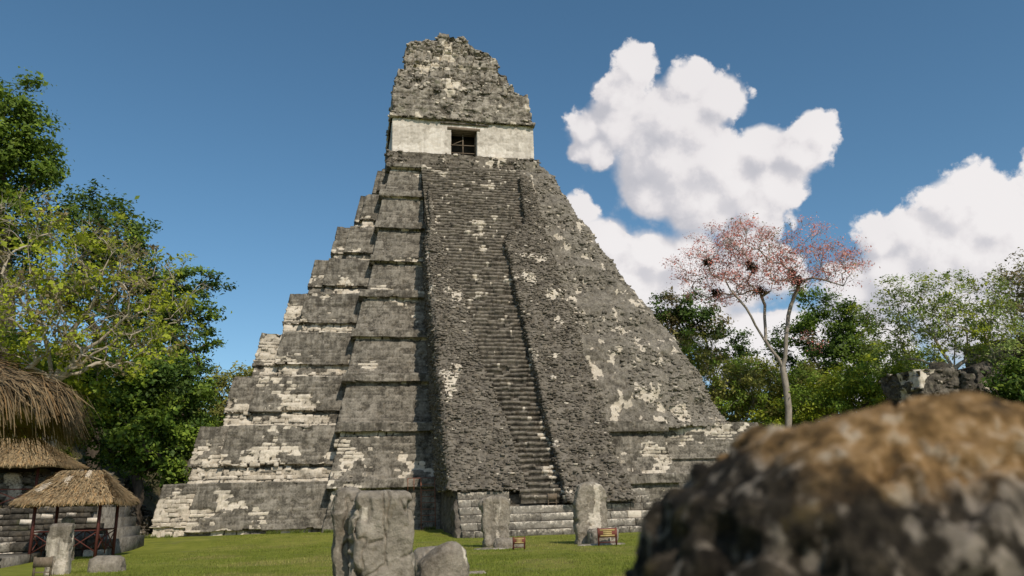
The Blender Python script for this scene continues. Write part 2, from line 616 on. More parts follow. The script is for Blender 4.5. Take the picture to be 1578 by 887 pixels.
# ------------------------------------------------------------------ the pyramid
Zlip = [3.09, 6.49, 9.76, 13.0, 16.2, 19.31, 22.56, 25.9, 28.95]
XC = [-10.49, -10.13, -9.84, -9.37, -8.92, -8.21, -7.84, -7.51, -6.9]
XS = [-17.6, -16.4, -15.1, -13.9, -12.6, -11.2, -9.75, -8.6, -7.3]
XO = [-19.55, -18.13, -16.65, -15.31, -13.74, -12.22, -10.73, -9.02, -7.66]
SY = 1.732
pyr = thing('stepped_pyramid', 'tall grey stepped limestone pyramid with central stairway and shrine on top', 'pyramid', (0, 0, 0))


def out_profile(z, z1, ap, ov, bat):
    return bat * (z1 - z) - (0 if ap else ov)


def build_panel(parent, k, sec, pts, segs, z0, z1, af, ov, bat=0.2, dz=0.07):
    za = z1 - af * (z1 - z0)
    n1 = max(3, int((za - z0) / dz)); n2 = max(3, int((z1 - za) / dz))
    zs = np.concatenate([np.linspace(z0, za, n1), np.linspace(za, z1, n2), [z1]])
    ap = np.array([0] * n1 + [1] * n2 + [2])
    rows = []
    for z, a in zip(zs, ap):
        o = -1.7 if a == 2 else out_profile(z, z1, a, ov, bat)
        p = resample(np.array(pts(o)), segs)
        rows.append(np.concatenate([p, np.full((len(p), 1), z)], 1))
    G = np.array(rows)
    N = grid_normals(G)
    P = G.copy()
    t = ((zs - z0) / (z1 - z0))[:, None] + np.zeros(G.shape[:2])
    apg = ap[:, None] + np.zeros(G.shape[:2])
    n = fbm(P * np.array([.5, .5, .85]), 4, 11 + k)
    if sec == 'outer':
        b = 0.14 * sstep(.85, .55, t) - 0.02
        if k == 0:
            b = b + 0.1 * sstep(.8, .72, t)
        if k in (1, 2):
            b = b + 0.07 * sstep(.8, .6, t)
        if k >= 4:
            b -= 0.05
    elif sec == 'corner':
        b = 0.10 * sstep(.8, .35, t) - 0.05 + 0.08 * sstep(0.35, 0.2, t) * (apg == 0)
        if k in (1, 2, 4):
            b = b + 0.05
        if k == 0:
            b = b - 0.05
        # only the half away from the stair has lost its facing
        xr = (P[..., 0] - XS[k]) / (XC[k] - XS[k])
        b = b - 0.13 * sstep(.40, .75, xr) * (1 - .8 * (apg == 0))
        if k >= 5:
            b = b - .03
    elif sec == 'right':
        b = -0.03 + 0.0 * t
    else:
        tw = (zs - z0) / (za - z0)
        b = -0.12 + 0.27 * (sstep(.88, .97, tw) * (ap == 0))[:, None] + 0 * t
        if k == 1:
            b = b + 0.16 * sstep(2.2, .6, P[..., 0] - XC[k]) * (apg == 0)
        if k == 0:
            b = b + 0.22 * sstep(1.0, .2, P[..., 0] - XC[k]) * (apg == 0)
    u = P[..., 0] - P[..., 1]
    joint, rnd = courses(u, P[..., 2], 0.21, 0.5, 3 + k)
    # facing falls off block by block
    L = sstep(.56, .585, n + b + (rnd - .5) * .14) * (apg < 2)
    d = (fbm(P * 1.3, 3, 21) - .5) * 0.12 + (fbm(P * 7, 3, 22) - .5) * 0.05
    d = d - L * 0.08 - L * joint * 0.09 + L * (rnd - .5) * 0.16
    d = d - (1 - L) * joint * 0.03 + (1 - L) * (rnd - .5) * 0.025
    pit = sstep(.66, .72, fbm(P * 2.1, 3, 31 + k))
    d = d - pit * 0.10
    # broken lower rim of the apron
    rim = np.exp(-((zs - za) / 0.14) ** 2)[:, None] * sstep(.52, .6, fbm(P * np.array([1.2, 1.2, .1]), 3, 41 + k))
    d = d - rim * (0.10 if sec in ('outer', 'corner') else 0.03)
    d = d * (apg < 2)
    G = G + N * d[..., None]
    G[..., 2] += np.where(apg == 2, 0, sstep(.9, 1, t) * (fbm(P * 1.6, 3, 51) - .6) * 0.07)
    # col
    gch = np.clip(0.45 + 0.6 * sstep(.35, 1.0, t) + (0.2 if sec == 'corner' else 0), 0, 1) * (1 - .5 * L)
    C = np.stack([L * (0.6 + .4 * rnd) * (1 - .75 * joint), gch, np.clip(rnd * .9 - .6 * pit - .45 * joint, 0, 1)], -1)
    put('facing_wall', G.reshape(-1, 3), grid_quads(*G.shape[:2]), col=C.reshape(-1, 3), mat=M_STONE, parent=parent, smooth=False)
    return


def seg(a, b, d=0.085):
    return max(2, int(abs(a - b) / d))


XCR = [10.9, 10.75]
XOR = [19.0, 18.0]
terraces = []
for k in range(9):
    z1 = Zlip[k]
    z0 = Zlip[k - 1] - 0.06 if k else 0.1
    Yc = k * SY
    Yk, Yo = Yc + 1.35, Yc + 1.75
    a = Acc()
    xr = XOR[k] - 0.6 if k < 2 else np.interp(z1, [6.6, 8.5, 11, 15, 17, 19.8, 22.8, 26.7, 30.4], [16, 15.6, 14.2, 12.8, 11.5, 10.6, 9.3, 8.1, 6.7]) - 1.6
    lo, hi = np.array([XO[k] + .5, Yo + .6, z0 - .3]), np.array([xr, 28.5 - k * .9, z1 - 0.05])
    a.box(lo, hi, (0.1, .5, .5))
    a.box((XC[k] + .5, Yc + .5, z0 - .3), (4.6 if k > 1 else XCR[k] - .5, Yo + .7, z1 - .06), (0.1, .5, .5))
    tr = a.put('terrace', M_STONE, pyr)
    terraces.append(tr)
    build_panel(tr, k, 'outer', lambda o: [(XO[k] - o, 29 - k * .9), (XO[k] - o, Yo + 3), (XO[k] - o, Yo - o), (XS[k] + .3, Yo - o)],
                [30, 36, seg(XO[k], XS[k])], z0, z1, .72 if k else .80, 0.16)
    build_panel(tr, k, 'corner', lambda o: [(XS[k] - o, Yo + .6), (XS[k] - o, Yk - o), (XC[k] + .3, Yk - o)],
                [8, seg(XS[k], XC[k])], z0, z1, .70 if k else .88, 0.27)
    build_panel(tr, k, 'central', lambda o: [(XC[k] - o, Yk + .6), (XC[k] - o, Yc - o), (-4.1, Yc - o)],
                [14, seg(XC[k], -4.1)], z0, z1, .17 if k < 8 else .1, 0.34)
    if k < 2:
        build_panel(tr, k, 'right', lambda o: [(4.3, Yc - o), (XCR[k] + o, Yc - o), (XCR[k] + o, Yk + .6)],
                    [seg(XCR[k], 4.3), 12], z0, z1, .20, 0.34)
        build_panel(tr, k, 'right', lambda o: [(XCR[k] - .3, Yk - o), (XOR[k] + o, Yk - o), (XOR[k] + o, 28)],
                    [seg(XCR[k], XOR[k]), 40], z0, z1, .70, 0.2)


# ---- single stones standing out of the walls
def stone_variants(n, mat, seed=1):
    rng = np.random.default_rng(seed)
    out = []
    for i in range(n):
        # a roughly squared block: bevelled front
        a = Acc()
        nx, nz = 4, 4
        xs = np.array([-.5, -.44, .44, .5]); zs = np.array([-.5, -.42, .42, .5])
        X, Z = np.meshgrid(xs, zs)
        edge = (np.abs(X) > .49) | (np.abs(Z) > .49)
        Y = -.5 + np.where(edge, .07, 0) + rng.uniform(-.035, .035, X.shape)
        skew = rng.uniform(-.04, .04, 4)
        G = np.stack([X + rng.uniform(-.015, .015, X.shape) + skew[0] * Z, Y + skew[1] * X * 2, Z + rng.uniform(-.02, .02, X.shape) + skew[2] * X], -1)
        c = np.empty((nx * nz, 3)); c[:] = (0, 0, 0)
        V = G.reshape(-1, 3)
        back = V.copy(); back[:, 1] = .5
        ring = [j for j in range(nx)] + [nx * r + nx - 1 for r in range(1, nz)] + [nx * (nz - 1) + j for j in range(nx - 2, -1, -1)] + [nx * r for r in range(nz - 2, 0, -1)]
        q = grid_quads(nz, nx).tolist()
        m = len(V)
        for s in range(len(ring)):
            p0, p1 = ring[s], ring[(s + 1) % len(ring)]
            q.append((p1, p0, p0 + m, p1 + m))
        lt = (rng.uniform(.5, 1.0) if rng.random() < .8 else .15) if mat is M_STONE else (rng.uniform(.0, .32) if rng.random() < .85 else .7)
        cv = np.empty((2 * m, 3)); cv[:] = (lt, rng.uniform(0, .6), rng.random())
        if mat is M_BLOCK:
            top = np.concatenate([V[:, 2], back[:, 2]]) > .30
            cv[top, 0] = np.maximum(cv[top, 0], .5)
        a.add(np.concatenate([V, back]), q, None, cv)
        out.append(a.mesh('stone_block', mat))
    return out


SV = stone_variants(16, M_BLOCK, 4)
SVL = stone_variants(12, M_STONE, 9)
SVD = stone_variants(4, M_RUIN, 19)


def wall_y(k, sec, z):
    z1 = Zlip[k]; z0 = Zlip[k - 1] - 0.06 if k else .1
    af = {'outer': .72 if k else .8, 'corner': .70 if k else .88, 'central': .17, 'right': .2}[sec]
    ov = .16 if sec == 'outer' else (.27 if sec == 'corner' else .34)
    za = z1 - af * (z1 - z0)
    Y = k * SY + {'outer': 1.75, 'corner': 1.35, 'central': 0, 'right': 0}[sec]
    return Y - (.2 * (z1 - z) - (0 if z > za else ov)), z0, z1, za


def scatter_stones():
    rng = np.random.default_rng(77)
    specs = []
    for k, sec, cnt in ((0, 'outer', 34), (1, 'outer', 44), (1, 'corner', 46), (0, 'corner', 16), (2, 'outer', 26), (2, 'corner', 24),
                        (1, 'central', 22), (0, 'right', 18), (1, 'right', 22), (3, 'corner', 12), (4, 'corner', 10), (3, 'outer', 8)):
        x0, x1 = {'outer': (XO[k] + .25, XS[k] + .1), 'corner': (XS[k] + .1, XC[k] - .6), 'central': (XC[k], -5.2), 'right': (5.4, 10.4)}[sec]
        _, z0, z1, za = wall_y(k, sec, 0)
        for _ in range(cnt):
            if sec == 'outer':
                z = rng.uniform(z0 + .15, z0 + .75 * (z1 - z0))
            elif sec == 'corner':
                z = rng.uniform(z0 + .1, z0 + .55 * (z1 - z0)); 
            else:
                z = rng.uniform(z0 + .2, za - .15)
            # lay into courses
            z = math.floor(z / .25) * .25 + .12
            x = rng.uniform(x0, x0 + (x1 - x0) * (.65 if sec == 'corner' else 1))
            if sec == 'central':
                x = x0 + abs(rng.normal(0, 1.3))
                if x > x1:
                    continue
            y = wall_y(k, sec, z)[0]
            w = rng.uniform(.24, .58)
            specs.append((k, x, y, z, w, rng.uniform(.19, .25)))
    for k, x, y, z, w, h in specs:
        me = SVL[rng.integers(len(SVL))]
        place('stone_block', me, terraces[k], (x, y + .19, z), (rad(-11 + rng.normal(0, 2)), rng.normal(0, .025), rng.normal(0, .05)), (w, rng.uniform(.26, .34), h))


scatter_stones()


# ---- stairway
def stair_y(z):
    return -6.2 + (z - 2.2) / 1.3434


def xb(z):
    return np.interp(z, [1.8, 3.4, 6.3, 10.1, 14.7, 18, 21.7, 24], [-.35, -.57, -.96, -1.85, -2.2, -3.0, -3.75, -3.8])


def xd(z):
    return np.interp(z, [1.8, 20.0, 20.8, 22, 29], [1.46, 1.36, 1.8, 3.3, 4.1])


def stones(P, S, col, rng, jit=.16, rot=.12):
    """many rough stones as one mesh: centres P, sizes S (n,3)"""
    n = len(P)
    c = np.array([(-1, -1, -1), (1, -1, -1), (1, 1, -1), (-1, 1, -1), (-1, -1, 1), (1, -1, 1), (1, 1, 1), (-1, 1, 1)], float) * .5
    V = (c[None] + rng.uniform(-jit, jit, (n, 8, 3))) * S[:, None, :]
    a = rng.normal(0, rot, (n, 3))
    for ax, (i, j) in ((0, (1, 2)), (1, (2, 0)), (2, (0, 1))):
        ca, sa = np.cos(a[:, ax])[:, None], np.sin(a[:, ax])[:, None]
        vi, vj = V[..., i].copy(), V[..., j].copy()
        V[..., i] = vi * ca - vj * sa
        V[..., j] = vi * sa + vj * ca
    V = V + P[:, None, :]
    f = np.array([(0, 3, 2, 1), (4, 5, 6, 7), (0, 1, 5, 4), (1, 2, 6, 5), (2, 3, 7, 6), (3, 0, 4, 7)])
    Q = (f[None] + (np.arange(n) * 8)[:, None, None]).reshape(-1, 4)
    C = np.repeat(col, 8, axis=0)
    return V.reshape(-1, 3), Q, C


def stone_cols(n, rng, light=.06, dark=.5):
    r = np.where(rng.random(n) < light, rng.uniform(.6, 1, n), rng.uniform(0, .12, n))
    return np.stack([r, rng.uniform(0, dark, n), rng.random(n)], -1)


def ramp(name, x0f, x1f, zr, lift, side_l, side_r, seed, parent, dens=1.0, amp=.34, edge=.25):
    rows = []
    zs = np.arange(zr[0], zr[1], 0.085)
    for z in zs:
        y = stair_y(z) - lift
        x0, x1 = float(x0f(z)), float(x1f(z))
        yb = y + 5.5
        pts = []
        sg = []
        if side_l:
            pts += [(x0 - .0, y + side_l), (x0, y + edge)]
            sg += [max(4, int(side_l / .14))]
            sg += [3]
        pts += [(x0 + edge * .8, y)]
        pts += [(x1 - .2, y)]
        sg += [44]
        if side_r:
            pts += [(x1, y + .25), (x1, y + side_r)]
            sg += [3, max(4, int(side_r / .14))]
        p = resample(np.array(pts), sg)
        rows.append(np.concatenate([p, np.full((len(p), 1), z)], 1))
    G = np.array(rows)
    N = grid_normals(G)
    n1 = fbm(G * .8, 4, seed)
    n2 = fbm(G * np.array([2.2, 2.2, 4.5]), 3, seed + 5)
    d = (n1 - .5) * amp + (n2 - .5) * .18 - sstep(.6, .68, fbm(G * 1.5, 3, seed + 9)) * .14
    G2 = G + N * d[..., None]
    L = sstep(.66, .71, fbm(G * np.array([.8, .8, .6]), 4, seed + 2)) * .8
    C = np.stack([L, 0.4 + 0 * L, n2], -1)
    rp = put(name, G2.reshape(-1, 3), grid_quads(*G.shape[:2]), col=C.reshape(-1, 3), mat=M_RUBBLE, parent=parent)
    # loose stones bedded in it
    rng = np.random.default_rng(seed)
    nst = int(len(zs) * G.shape[1] * .62 * dens)
    ii = rng.integers(0, G.shape[0], nst); jj = rng.integers(0, G.shape[1], nst)
    P = G2[ii, jj] - N[ii, jj] * rng.uniform(.0, .1, nst)[:, None] + rng.uniform(-.05, .05, (nst, 3))
    S = np.stack([rng.uniform(.07, .26, nst), rng.uniform(.10, .22, nst), rng.uniform(.04, .10, nst)], -1) * rng.uniform(.6, 1.2, nst)[:, None]
    cl = stone_cols(nst, rng, .018)
    lg = L[ii, jj]
    cl[:, 0] = np.maximum(cl[:, 0], lg * rng.uniform(.1, .9, nst))
    V, Q, C = stones(P, S, cl, rng)
    put('bedded_stones', V, Q, col=C, mat=M_RUBBLE, parent=rp, kind='stuff')
    return rp


stair_core = Acc()
for z in np.arange(0.5, 28.8, 0.5):
    stair_core.box((-4.0, stair_y(z) + .75, z - .55), (4.3, stair_y(z) + 6.5, z), (0, .5, .4))
stw = stair_core.put('stairway', M_RUBBLE, pyr)
ramp('rubble_ramp', lambda z: np.interp(z, [2, 20, 22, 26], [-4.42, -4.38, -3.95, -3.9]), lambda z: xb(z) + .25, (2.3, 25.5), .12, 5.2, 0, 101, stw)
ramp('rubble_ramp', lambda z: xd(z), lambda z: np.interp(z, [1.5, 3.5, 20, 28], [5.1, 4.85, 4.72, 4.75]), (1.6, 27.8), .62, 1.2, 2.4, 202, stw, amp=.24, edge=.06)


def build_steps():
    rng = np.random.default_rng(5)
    z = 1.95
    while z < 28.95:
        h = 0.31
        x0, x1 = xb(z) - .35, xd(z) + .3
        cuts = [x0]
        while cuts[-1] < x1:
            cuts.append(cuts[-1] + rng.uniform(.3, .85))
        xs, jy, jz = [], [], []
        for c0, c1 in zip(cuts[:-1], cuts[1:]):
            oy, oz = rng.normal(0, .05), rng.normal(0, .02) - (.12 if rng.random() < .07 else 0)
            sl = rng.normal(0, .02)
            for f in (.02, .35, .66, .98):
                xs.append(c0 + (c1 - c0) * f); jy.append(oy + rng.normal(0, .018) + (.03 if f in (.02, .98) else 0)); jz.append(oz + sl * (f - .5) + rng.normal(0, .008))
        xs, jy, jz = np.array(xs), np.array(jy), np.array(jz)
        n = len(xs) - 1
        y = stair_y(z)
        jy = jy + (vnoise(np.stack([xs * .6, xs * 0 + z * 3, xs * 0], -1), 3) - .5) * .08
        # the left end of the treads is worn down into the rubble
        ov = .085 if z < 10 else .05
        r0 = np.stack([xs, y + jy + ov + .1, np.full(n + 1, z - h - .10)], -1)
        r1 = np.stack([xs, y + jy + ov, z - .16 + jz], -1)
        r1b = np.stack([xs, y + jy, z - .12 + jz], -1)
        r2 = np.stack([xs, y + jy + .03, z + jz], -1)
        r3 = np.stack([xs, np.full(n + 1, y + .72), z + jz * .3 + .02], -1)
        G = np.array([r0, r1, r1b, r2, r3])
        b = rng.random(n + 1)
        L = np.where(rng.random(n + 1) < .025, .7, .05) + .5 * sstep(.63, .70, fbm(np.stack([xs, xs * 0 + y, xs * 0 + z], -1) * .9, 3, 8) + .06 * np.exp(-((xs - x0 - .6) / .4) ** 2) - .04)
        C = np.stack([np.tile(L, (5, 1)), np.full((5, n + 1), .3), np.tile(b, (5, 1))], -1)
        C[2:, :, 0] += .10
        put('stair_step', G.reshape(-1, 3), grid_quads(5, n + 1), col=C.reshape(-1, 3), mat=M_RUBBLE, parent=stw)
        z += h


build_steps()


# ---- block steps at the foot of the stairway
def build_foot():
    a = Acc()
    H = .37
    for i in range(8):
        y = -7.75 + i * .33
        z = (i + 1) * H - .05
        if i < 4:
            a.box((-3.85, y + .1, z - H - .1), (6.2 - .05 * i, -1, z - .02), (0, .4, .4))
        else:
            a.box((-3.85, y + .1, z - H - .05), (-1.5, 0, z - .02), (0, .4, .4))
            a.box((2.0, y + .1, z - H - .05), (6.0 - .1 * i, 0, z - .02), (0, .4, .4))
    # rough side turned to the terraces
    ft = a.put('stair_foot', M_BLOCK, pyr)
    rng = np.random.default_rng(12)
    for i in range(8):
        y = -7.75 + i * .33
        z = (i + 1) * H - .05
        runs = [(-3.95, -1.3, 0), (-1.3, 1.9, 1), (1.9, 6.35 - .06 * i if i < 6 else 5.2, 0)]
        for x0, x1, mid in runs:
            if mid and i > 3:
                continue
            if x0 > 1 and i > 5:
                continue
            x = x0
            while x < x1 - .15:
                w = rng.uniform(1.3, 2.4) if mid else rng.uniform(.45, 1.15)
                w = min(w, x1 - x)
                if x1 - x - w < .25:
                    w = x1 - x
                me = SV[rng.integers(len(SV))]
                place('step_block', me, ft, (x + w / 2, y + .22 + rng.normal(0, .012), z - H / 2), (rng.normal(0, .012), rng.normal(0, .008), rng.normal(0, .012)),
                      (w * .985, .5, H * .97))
                x += w
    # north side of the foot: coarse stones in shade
    rows = []
    for z in np.arange(-.1, 2.95, .09):
        yf = -7.75 + .33 * max(0, z) / .37
        p = resample(np.array([(-3.95 - .25 * (1 - z / 3), 1.0), (-4.0 - .25 * (1 - z / 3), yf + .1), (-3.7, yf + .08)]), [70, 4])
        rows.append(np.concatenate([p, np.full((len(p), 1), z)], 1))
    G = np.array(rows); N = grid_normals(G)
    d = (fbm(G * 1.7, 4, 61) - .5) * .5
    G = G + N * d[..., None]
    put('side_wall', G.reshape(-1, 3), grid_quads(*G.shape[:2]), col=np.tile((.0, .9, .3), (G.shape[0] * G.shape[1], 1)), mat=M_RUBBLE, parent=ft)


build_foot()


# ---- worn right flank: terraces weathered down to one slope
def build_flank():
    zs = np.arange(6.2, 30.2, .09)
    rows = []
    zk = [6.3, 6.59, 8.5, 11, 15, 17, 19.8, 22.8, 26.7, 29.2, 30.4]
    xk = [16.5, 16.1, 15.66, 14.25, 12.85, 11.55, 10.6, 9.35, 8.1, 7.2, 6.6]
    for z in zs:
        ph = ((z - 6.4) / 3.2) % 1.0
        y = 1.75 + (z - 6.48) * .5385 + .30 * (math.sin(2 * math.pi * ph) * .5)
        xr = np.interp(z, zk, xk) + .20 * math.sin(2 * math.pi * ph + .6) + .25
        if z > 28.9:
            y = max(y, 14.6)
        wv = float(sstep(11.5, 6.3, z))
        p = resample(np.array([(4.2, y - .1 + .6 * wv), (max(6.0, 10.4 - (z - 6.2) * .42), y + .6 * wv), (xr - 1.3, y + 1.7 * wv), (xr - .35, y + .7 + 1.6 * wv), (xr, y + 2.2 + 1.3 * wv), (xr - .3, 27.5)]), [56, 34, 12, 14, 30])
        rows.append(np.concatenate([p, np.full((len(p), 1), z)], 1))
    G = np.array(rows); N = grid_normals(G)
    n1 = fbm(G * .7, 4, 301)
    n2 = fbm(G * np.array([2.4, 2.4, 4]), 3, 302)
    pit = sstep(.60, .67, fbm(G * np.array([1.5, 1.5, 2.2]), 3, 303))
    hol = sstep(.62, .70, fbm(G * np.array([2.5, 2.5, 1.5]), 2, 304))
    d = (n1 - .5) * .7 + (n2 - .5) * .12 - pit * .11 - hol * .12
    L = sstep(.645, .675, fbm(G * np.array([1.7, 1.5, 1.2]), 4, 305) + .06 * sstep(16, 8, G[..., 2]) - .02 + .10 * (fbm(G * .3, 2, 309) - .5))
    d = d - L * .05
    G2 = G + N * d[..., None]
    C = np.stack([L, .55 - .4 * L, n2 * .8], -1)
    fl = put('worn_flank', G2.reshape(-1, 3), grid_quads(*G.shape[:2]), col=C.reshape(-1, 3), mat=M_STONE, parent=pyr)
    rng = np.random.default_rng(31)
    nst = 11000
    ii = rng.integers(0, G.shape[0], nst); jj = rng.integers(0, 116, nst)
    keep = fbm(G[ii, jj] * .5, 3, 306) + rng.normal(0, .06, nst) > .53
    ii, jj = ii[keep], jj[keep]; nst = len(ii)
    P = G2[ii, jj] - N[ii, jj] * rng.uniform(.02, .12, nst)[:, None] + rng.uniform(-.04, .04, (nst, 3))
    S = np.stack([rng.uniform(.08, .34, nst), rng.uniform(.12, .26, nst), rng.uniform(.06, .16, nst)], -1)
    cl = stone_cols(nst, rng, .03)
    cl[:, 0] = np.maximum(cl[:, 0], L[ii, jj] * rng.uniform(.3, 1, nst))
    V, Q, C = stones(P, S, cl, rng)
    put('bedded_stones', V, Q, col=C, mat=M_STONE, parent=fl, kind='stuff')


build_flank()


# ---- the shrine on top
def rough_loft(name, rows, mat, parent, seed, amp, light=-.02, pits=.2, stones_n=0, lightz=None, fine=1.0, srng=(.1, .4), piers=0.0):
    G = np.array(rows); N = grid_normals(G)
    n1 = fbm(G * .6 * fine, 4, seed); n2 = fbm(G * np.array([2.6, 2.6, 3.6]) * fine, 3, seed + 1)
    pit = sstep(.60, .66, fbm(G * np.array([1.3, 1.3, .75]) * fine, 3, seed + 2))
    pit2 = sstep(.62, .68, fbm(G * np.array([3.2, 3.2, 2.4]) * fine, 2, seed + 8))
    d = (n1 - .5) * amp + (n2 - .5) * amp * .35 - pit * pits - pit2 * pits * .5
    u = G[..., 0] - G[..., 1]
    joint, rnd = courses(u, G[..., 2], .24, .46, seed)
    d = d - joint * .04 + (rnd - .5) * .10
    if piers:
        j2, r2 = courses(u + .3 * (n1 - .5), G[..., 2], 1.55, .95, seed + 3)
        d = d + (r2 - .5) * piers - j2 * piers * .5
    L = sstep(.56, .63, fbm(G * .7, 4, seed + 3) + light + (lightz(G) if lightz else 0))
    G2 = G + N * d[..., None]
    C = np.stack([L * .8, .7 - .4 * L, np.clip(rnd - pit * .5, 0, 1)], -1)
    o = put(name, G2.reshape(-1, 3), grid_quads(*G.shape[:2]), col=C.reshape(-1, 3), mat=mat, parent=parent)
    if stones_n:
        rng = np.random.default_rng(seed)
        ii = rng.integers(0, G.shape[0], stones_n); jj = rng.integers(0, G.shape[1], stones_n)
        P = G2[ii, jj] - N[ii, jj] * .05
        S = np.stack([rng.uniform(*srng, stones_n), rng.uniform(.12, .3, stones_n), rng.uniform(.08, .22, stones_n)], -1)
        kp = fbm(G[ii, jj] * .9, 3, seed + 6) > .5
        P, S = P[kp], S[kp]
        cl = stone_cols(len(P), rng, .08)
        V, Q, C = stones(P, S, cl, rng)
        put('bedded_stones', V, Q, col=C, mat=mat, parent=o, kind='stuff')
    return o


def lift_rows(zs, fn, segs):
    out = []
    for z in zs:
        p = resample(np.array(fn(z)), segs)
        out.append(np.concatenate([p, np.full((len(p), 1), z)], 1))
    return out


def build_shrine():
    # plinth under the shrine
    rows = lift_rows(np.append(np.arange(28.7, 30.55, .08), 30.56), lambda z: [(-6.95, 25), (-6.95, 14.75 + .1 * (z - 29)), (6.3, 14.75 + .1 * (z - 29)), (6.3, 25)], [20, 150, 20])
    top = [np.stack([np.clip(r[:, 0], -6, 5.6), r[:, 1] + 1.2, r[:, 2]], -1) for r in rows[-1:]]
    sh = rough_loft('shrine', rows + top, M_RUBBLE, pyr, 401, .16, -.03, .06, 500)
    # wall, in pieces round the doorway
    def wall_piece(x0, x1, z0, z1, y=15.35, left=False, right=False):
        zs = np.append(np.arange(z0, z1, .09), z1)
        pts = []
        sg = []
        if left:
            pts.append((x0, 24.5)); sg.append(50)
        else:
            pts.append((x0, y + 1.3)); sg.append(10)
        pts += [(x0, y), (x1, y)]; sg.append(max(3, int((x1 - x0) / .09)))
        pts.append((x1, 24.5) if right else (x1, y + 1.3)); sg.append(50 if right else 10)
        G = np.array(lift_rows(zs, lambda z: pts, sg)); N = grid_normals(G)
        joint, rnd = courses(G[..., 0] - G[..., 1], G[..., 2], .20, .42, 71)
        d = (fbm(G * 1.2, 4, 72) - .5) * .08 - joint * .012 + (rnd - .5) * .02
        G2 = G + N * d[..., None]
        L = sstep(.45, .6, fbm(G * .8, 4, 73)) * .9
        gr = sstep(z1 - .5, z1, G[..., 2]) * .9 + .35
        C = np.stack([L, gr, rnd], -1)
        put('plaster_wall', G2.reshape(-1, 3), grid_quads(*G.shape[:2]), col=C.reshape(-1, 3), mat=M_PLASTER, parent=sh)
    wall_piece(-6.5, -1.42, 30.5, 33.95, left=True)
    wall_piece(.86, 5.95, 30.5, 33.95, right=True)
    wall_piece(-1.42, .86, 33.36, 33.95)
    a = Acc()
    a.box((-6.3, 17.2, 30.4), (5.7, 24.3, 34.0), (0, .5, .5))
    a.put('inner_wall', M_DARKIN, sh)
    a = Acc()
    a.box((-6.2, 15.75, 33.80), (5.4, 24.2, 36.9), (0, .5, .5))
    a.box((-5.6, 16.6, 36.5), (3.9, 22.0, 38.2), (0, .5, .5))
    a.put('roof_core', M_COMB, sh)
    a = Acc()
    a.box((-1.6, 15.6, 30.50), (1.0, 17.3, 30.58), (.2, .4, .5))
    a.put('threshold', M_BLOCK, sh)
    # wooden lintel beams
    for j in range(4):
        a = Acc()
        a.box((-1.75, 15.30 + j * .34, 33.12), (1.15, 15.60 + j * .34, 33.36), jit=.015, rng=np.random.default_rng(j))
        a.put('lintel_beam', M_WOOD_OLD, sh)
    # shallow slot above the doorway
    a = Acc()
    a.box((-2.35, 15.22, 33.62), (1.9, 15.45, 33.78), (.35, .7, .4), jit=.02, rng=np.random.default_rng(3))
    a.put('slot_stone', M_RUBBLE, sh)
    # grille of poles in the doorway
    gt = None
    def bar(p, q, r=.045):
        nonlocal gt
        a = Acc(); a.tube([p, q], r, 6)
        o = a.put('gate' if gt is None else 'gate_bar', M_WOOD_OLD, sh)
        if gt is None:
            gt = o
    y = 16.0
    bar((-1.36, y, 30.55), (-1.36, y, 33.1))
    bar((-.30, y, 30.55), (-.30, y, 33.1), .055)
    bar((.80, y, 30.55), (.80, y, 33.1), .06)
    for z in (30.75, 31.2, 31.95):
        bar((-1.4, y - .05, z), (.82, y - .05, z + .03), .04)
    bar((-1.36, y + .05, 31.95), (-.3, y + .05, 32.5), .035)
    # moulded upper zone
    def up(z):
        o = .10 + (.16 if z < 34.15 else 0) - (z - 33.9) * .03
        return [(-6.5 - o, 24.6), (-6.5 - o, 15.25 - o), (5.8 - (z - 33.9) * .09 + o, 15.25 - o), (5.8 - (z - 33.9) * .09 + o, 24.6)]
    zs = np.append(np.append([33.86], np.arange(33.9, 37.0, .075)), 37.02)
    rows = lift_rows(zs, up, [60, 165, 60])
    rows[0] = rows[0] * np.array([.985, 1, 1]) + np.array([0, .25, 0])
    topr = rows[-1].copy(); topr[:, 0] = np.clip(topr[:, 0], -4, 4); topr[:, 1] = np.maximum(topr[:, 1], 18)
    rough_loft('upper_zone', rows + [topr], M_COMB, sh, 421, .28, -.02, .14, 500, lightz=lambda G: .12 * sstep(34.9, 33.9, G[..., 2]), fine=1.15)
    # roof comb: stepped outline, lower step then the tall crest
    def comb(z, xl, xr, y0, y1, bat, zb):
        o = (z - zb) * bat
        return [(xl, y1 - o), (xl, y0 + o), (xr, y0 + o), (xr, y1 - o)]
    zs = np.arange(36.6, 38.35, .075)
    rows = lift_rows(zs, lambda z: comb(z, -6.3 + (z - 36.6) * .05, np.interp(z, [36.6, 38.3], [4.6, 4.3]), 15.7, 22.5, .1, 36.6), [50, 150, 50])
    topr = rows[-1].copy(); topr[:, 0] = np.clip(topr[:, 0], -4, 3.5); topr[:, 1] = np.maximum(topr[:, 1], 18)
    rough_loft('roof_tier', rows + [topr], M_COMB, sh, 431, .30, -.03, .17, 350, fine=1.15, piers=.32)
    def crest(z):
        xl = np.interp(z, [38, 39.6, 39.75, 41.3, 42.5, 42.7, 43.4, 43.75], [-6.1, -5.95, -5.4, -5.28, -5.12, -3.9, -2.6, -2.3])
        xr = np.interp(z, [38.0, 38.1, 39.9, 40.05, 41.2, 41.9, 42.2, 42.5, 43.1, 43.5, 43.9], [4.4, 4.35, 4.1, 3.3, 3.25, 2.75, 2.2, 1.2, .5, .1, -.35])
        return comb(z, xl, xr, 16.7, 20.5, .12, 38)
    zs = np.arange(37.9, 43.9, .075)
    rows = lift_rows(zs, crest, [30, 140, 30])
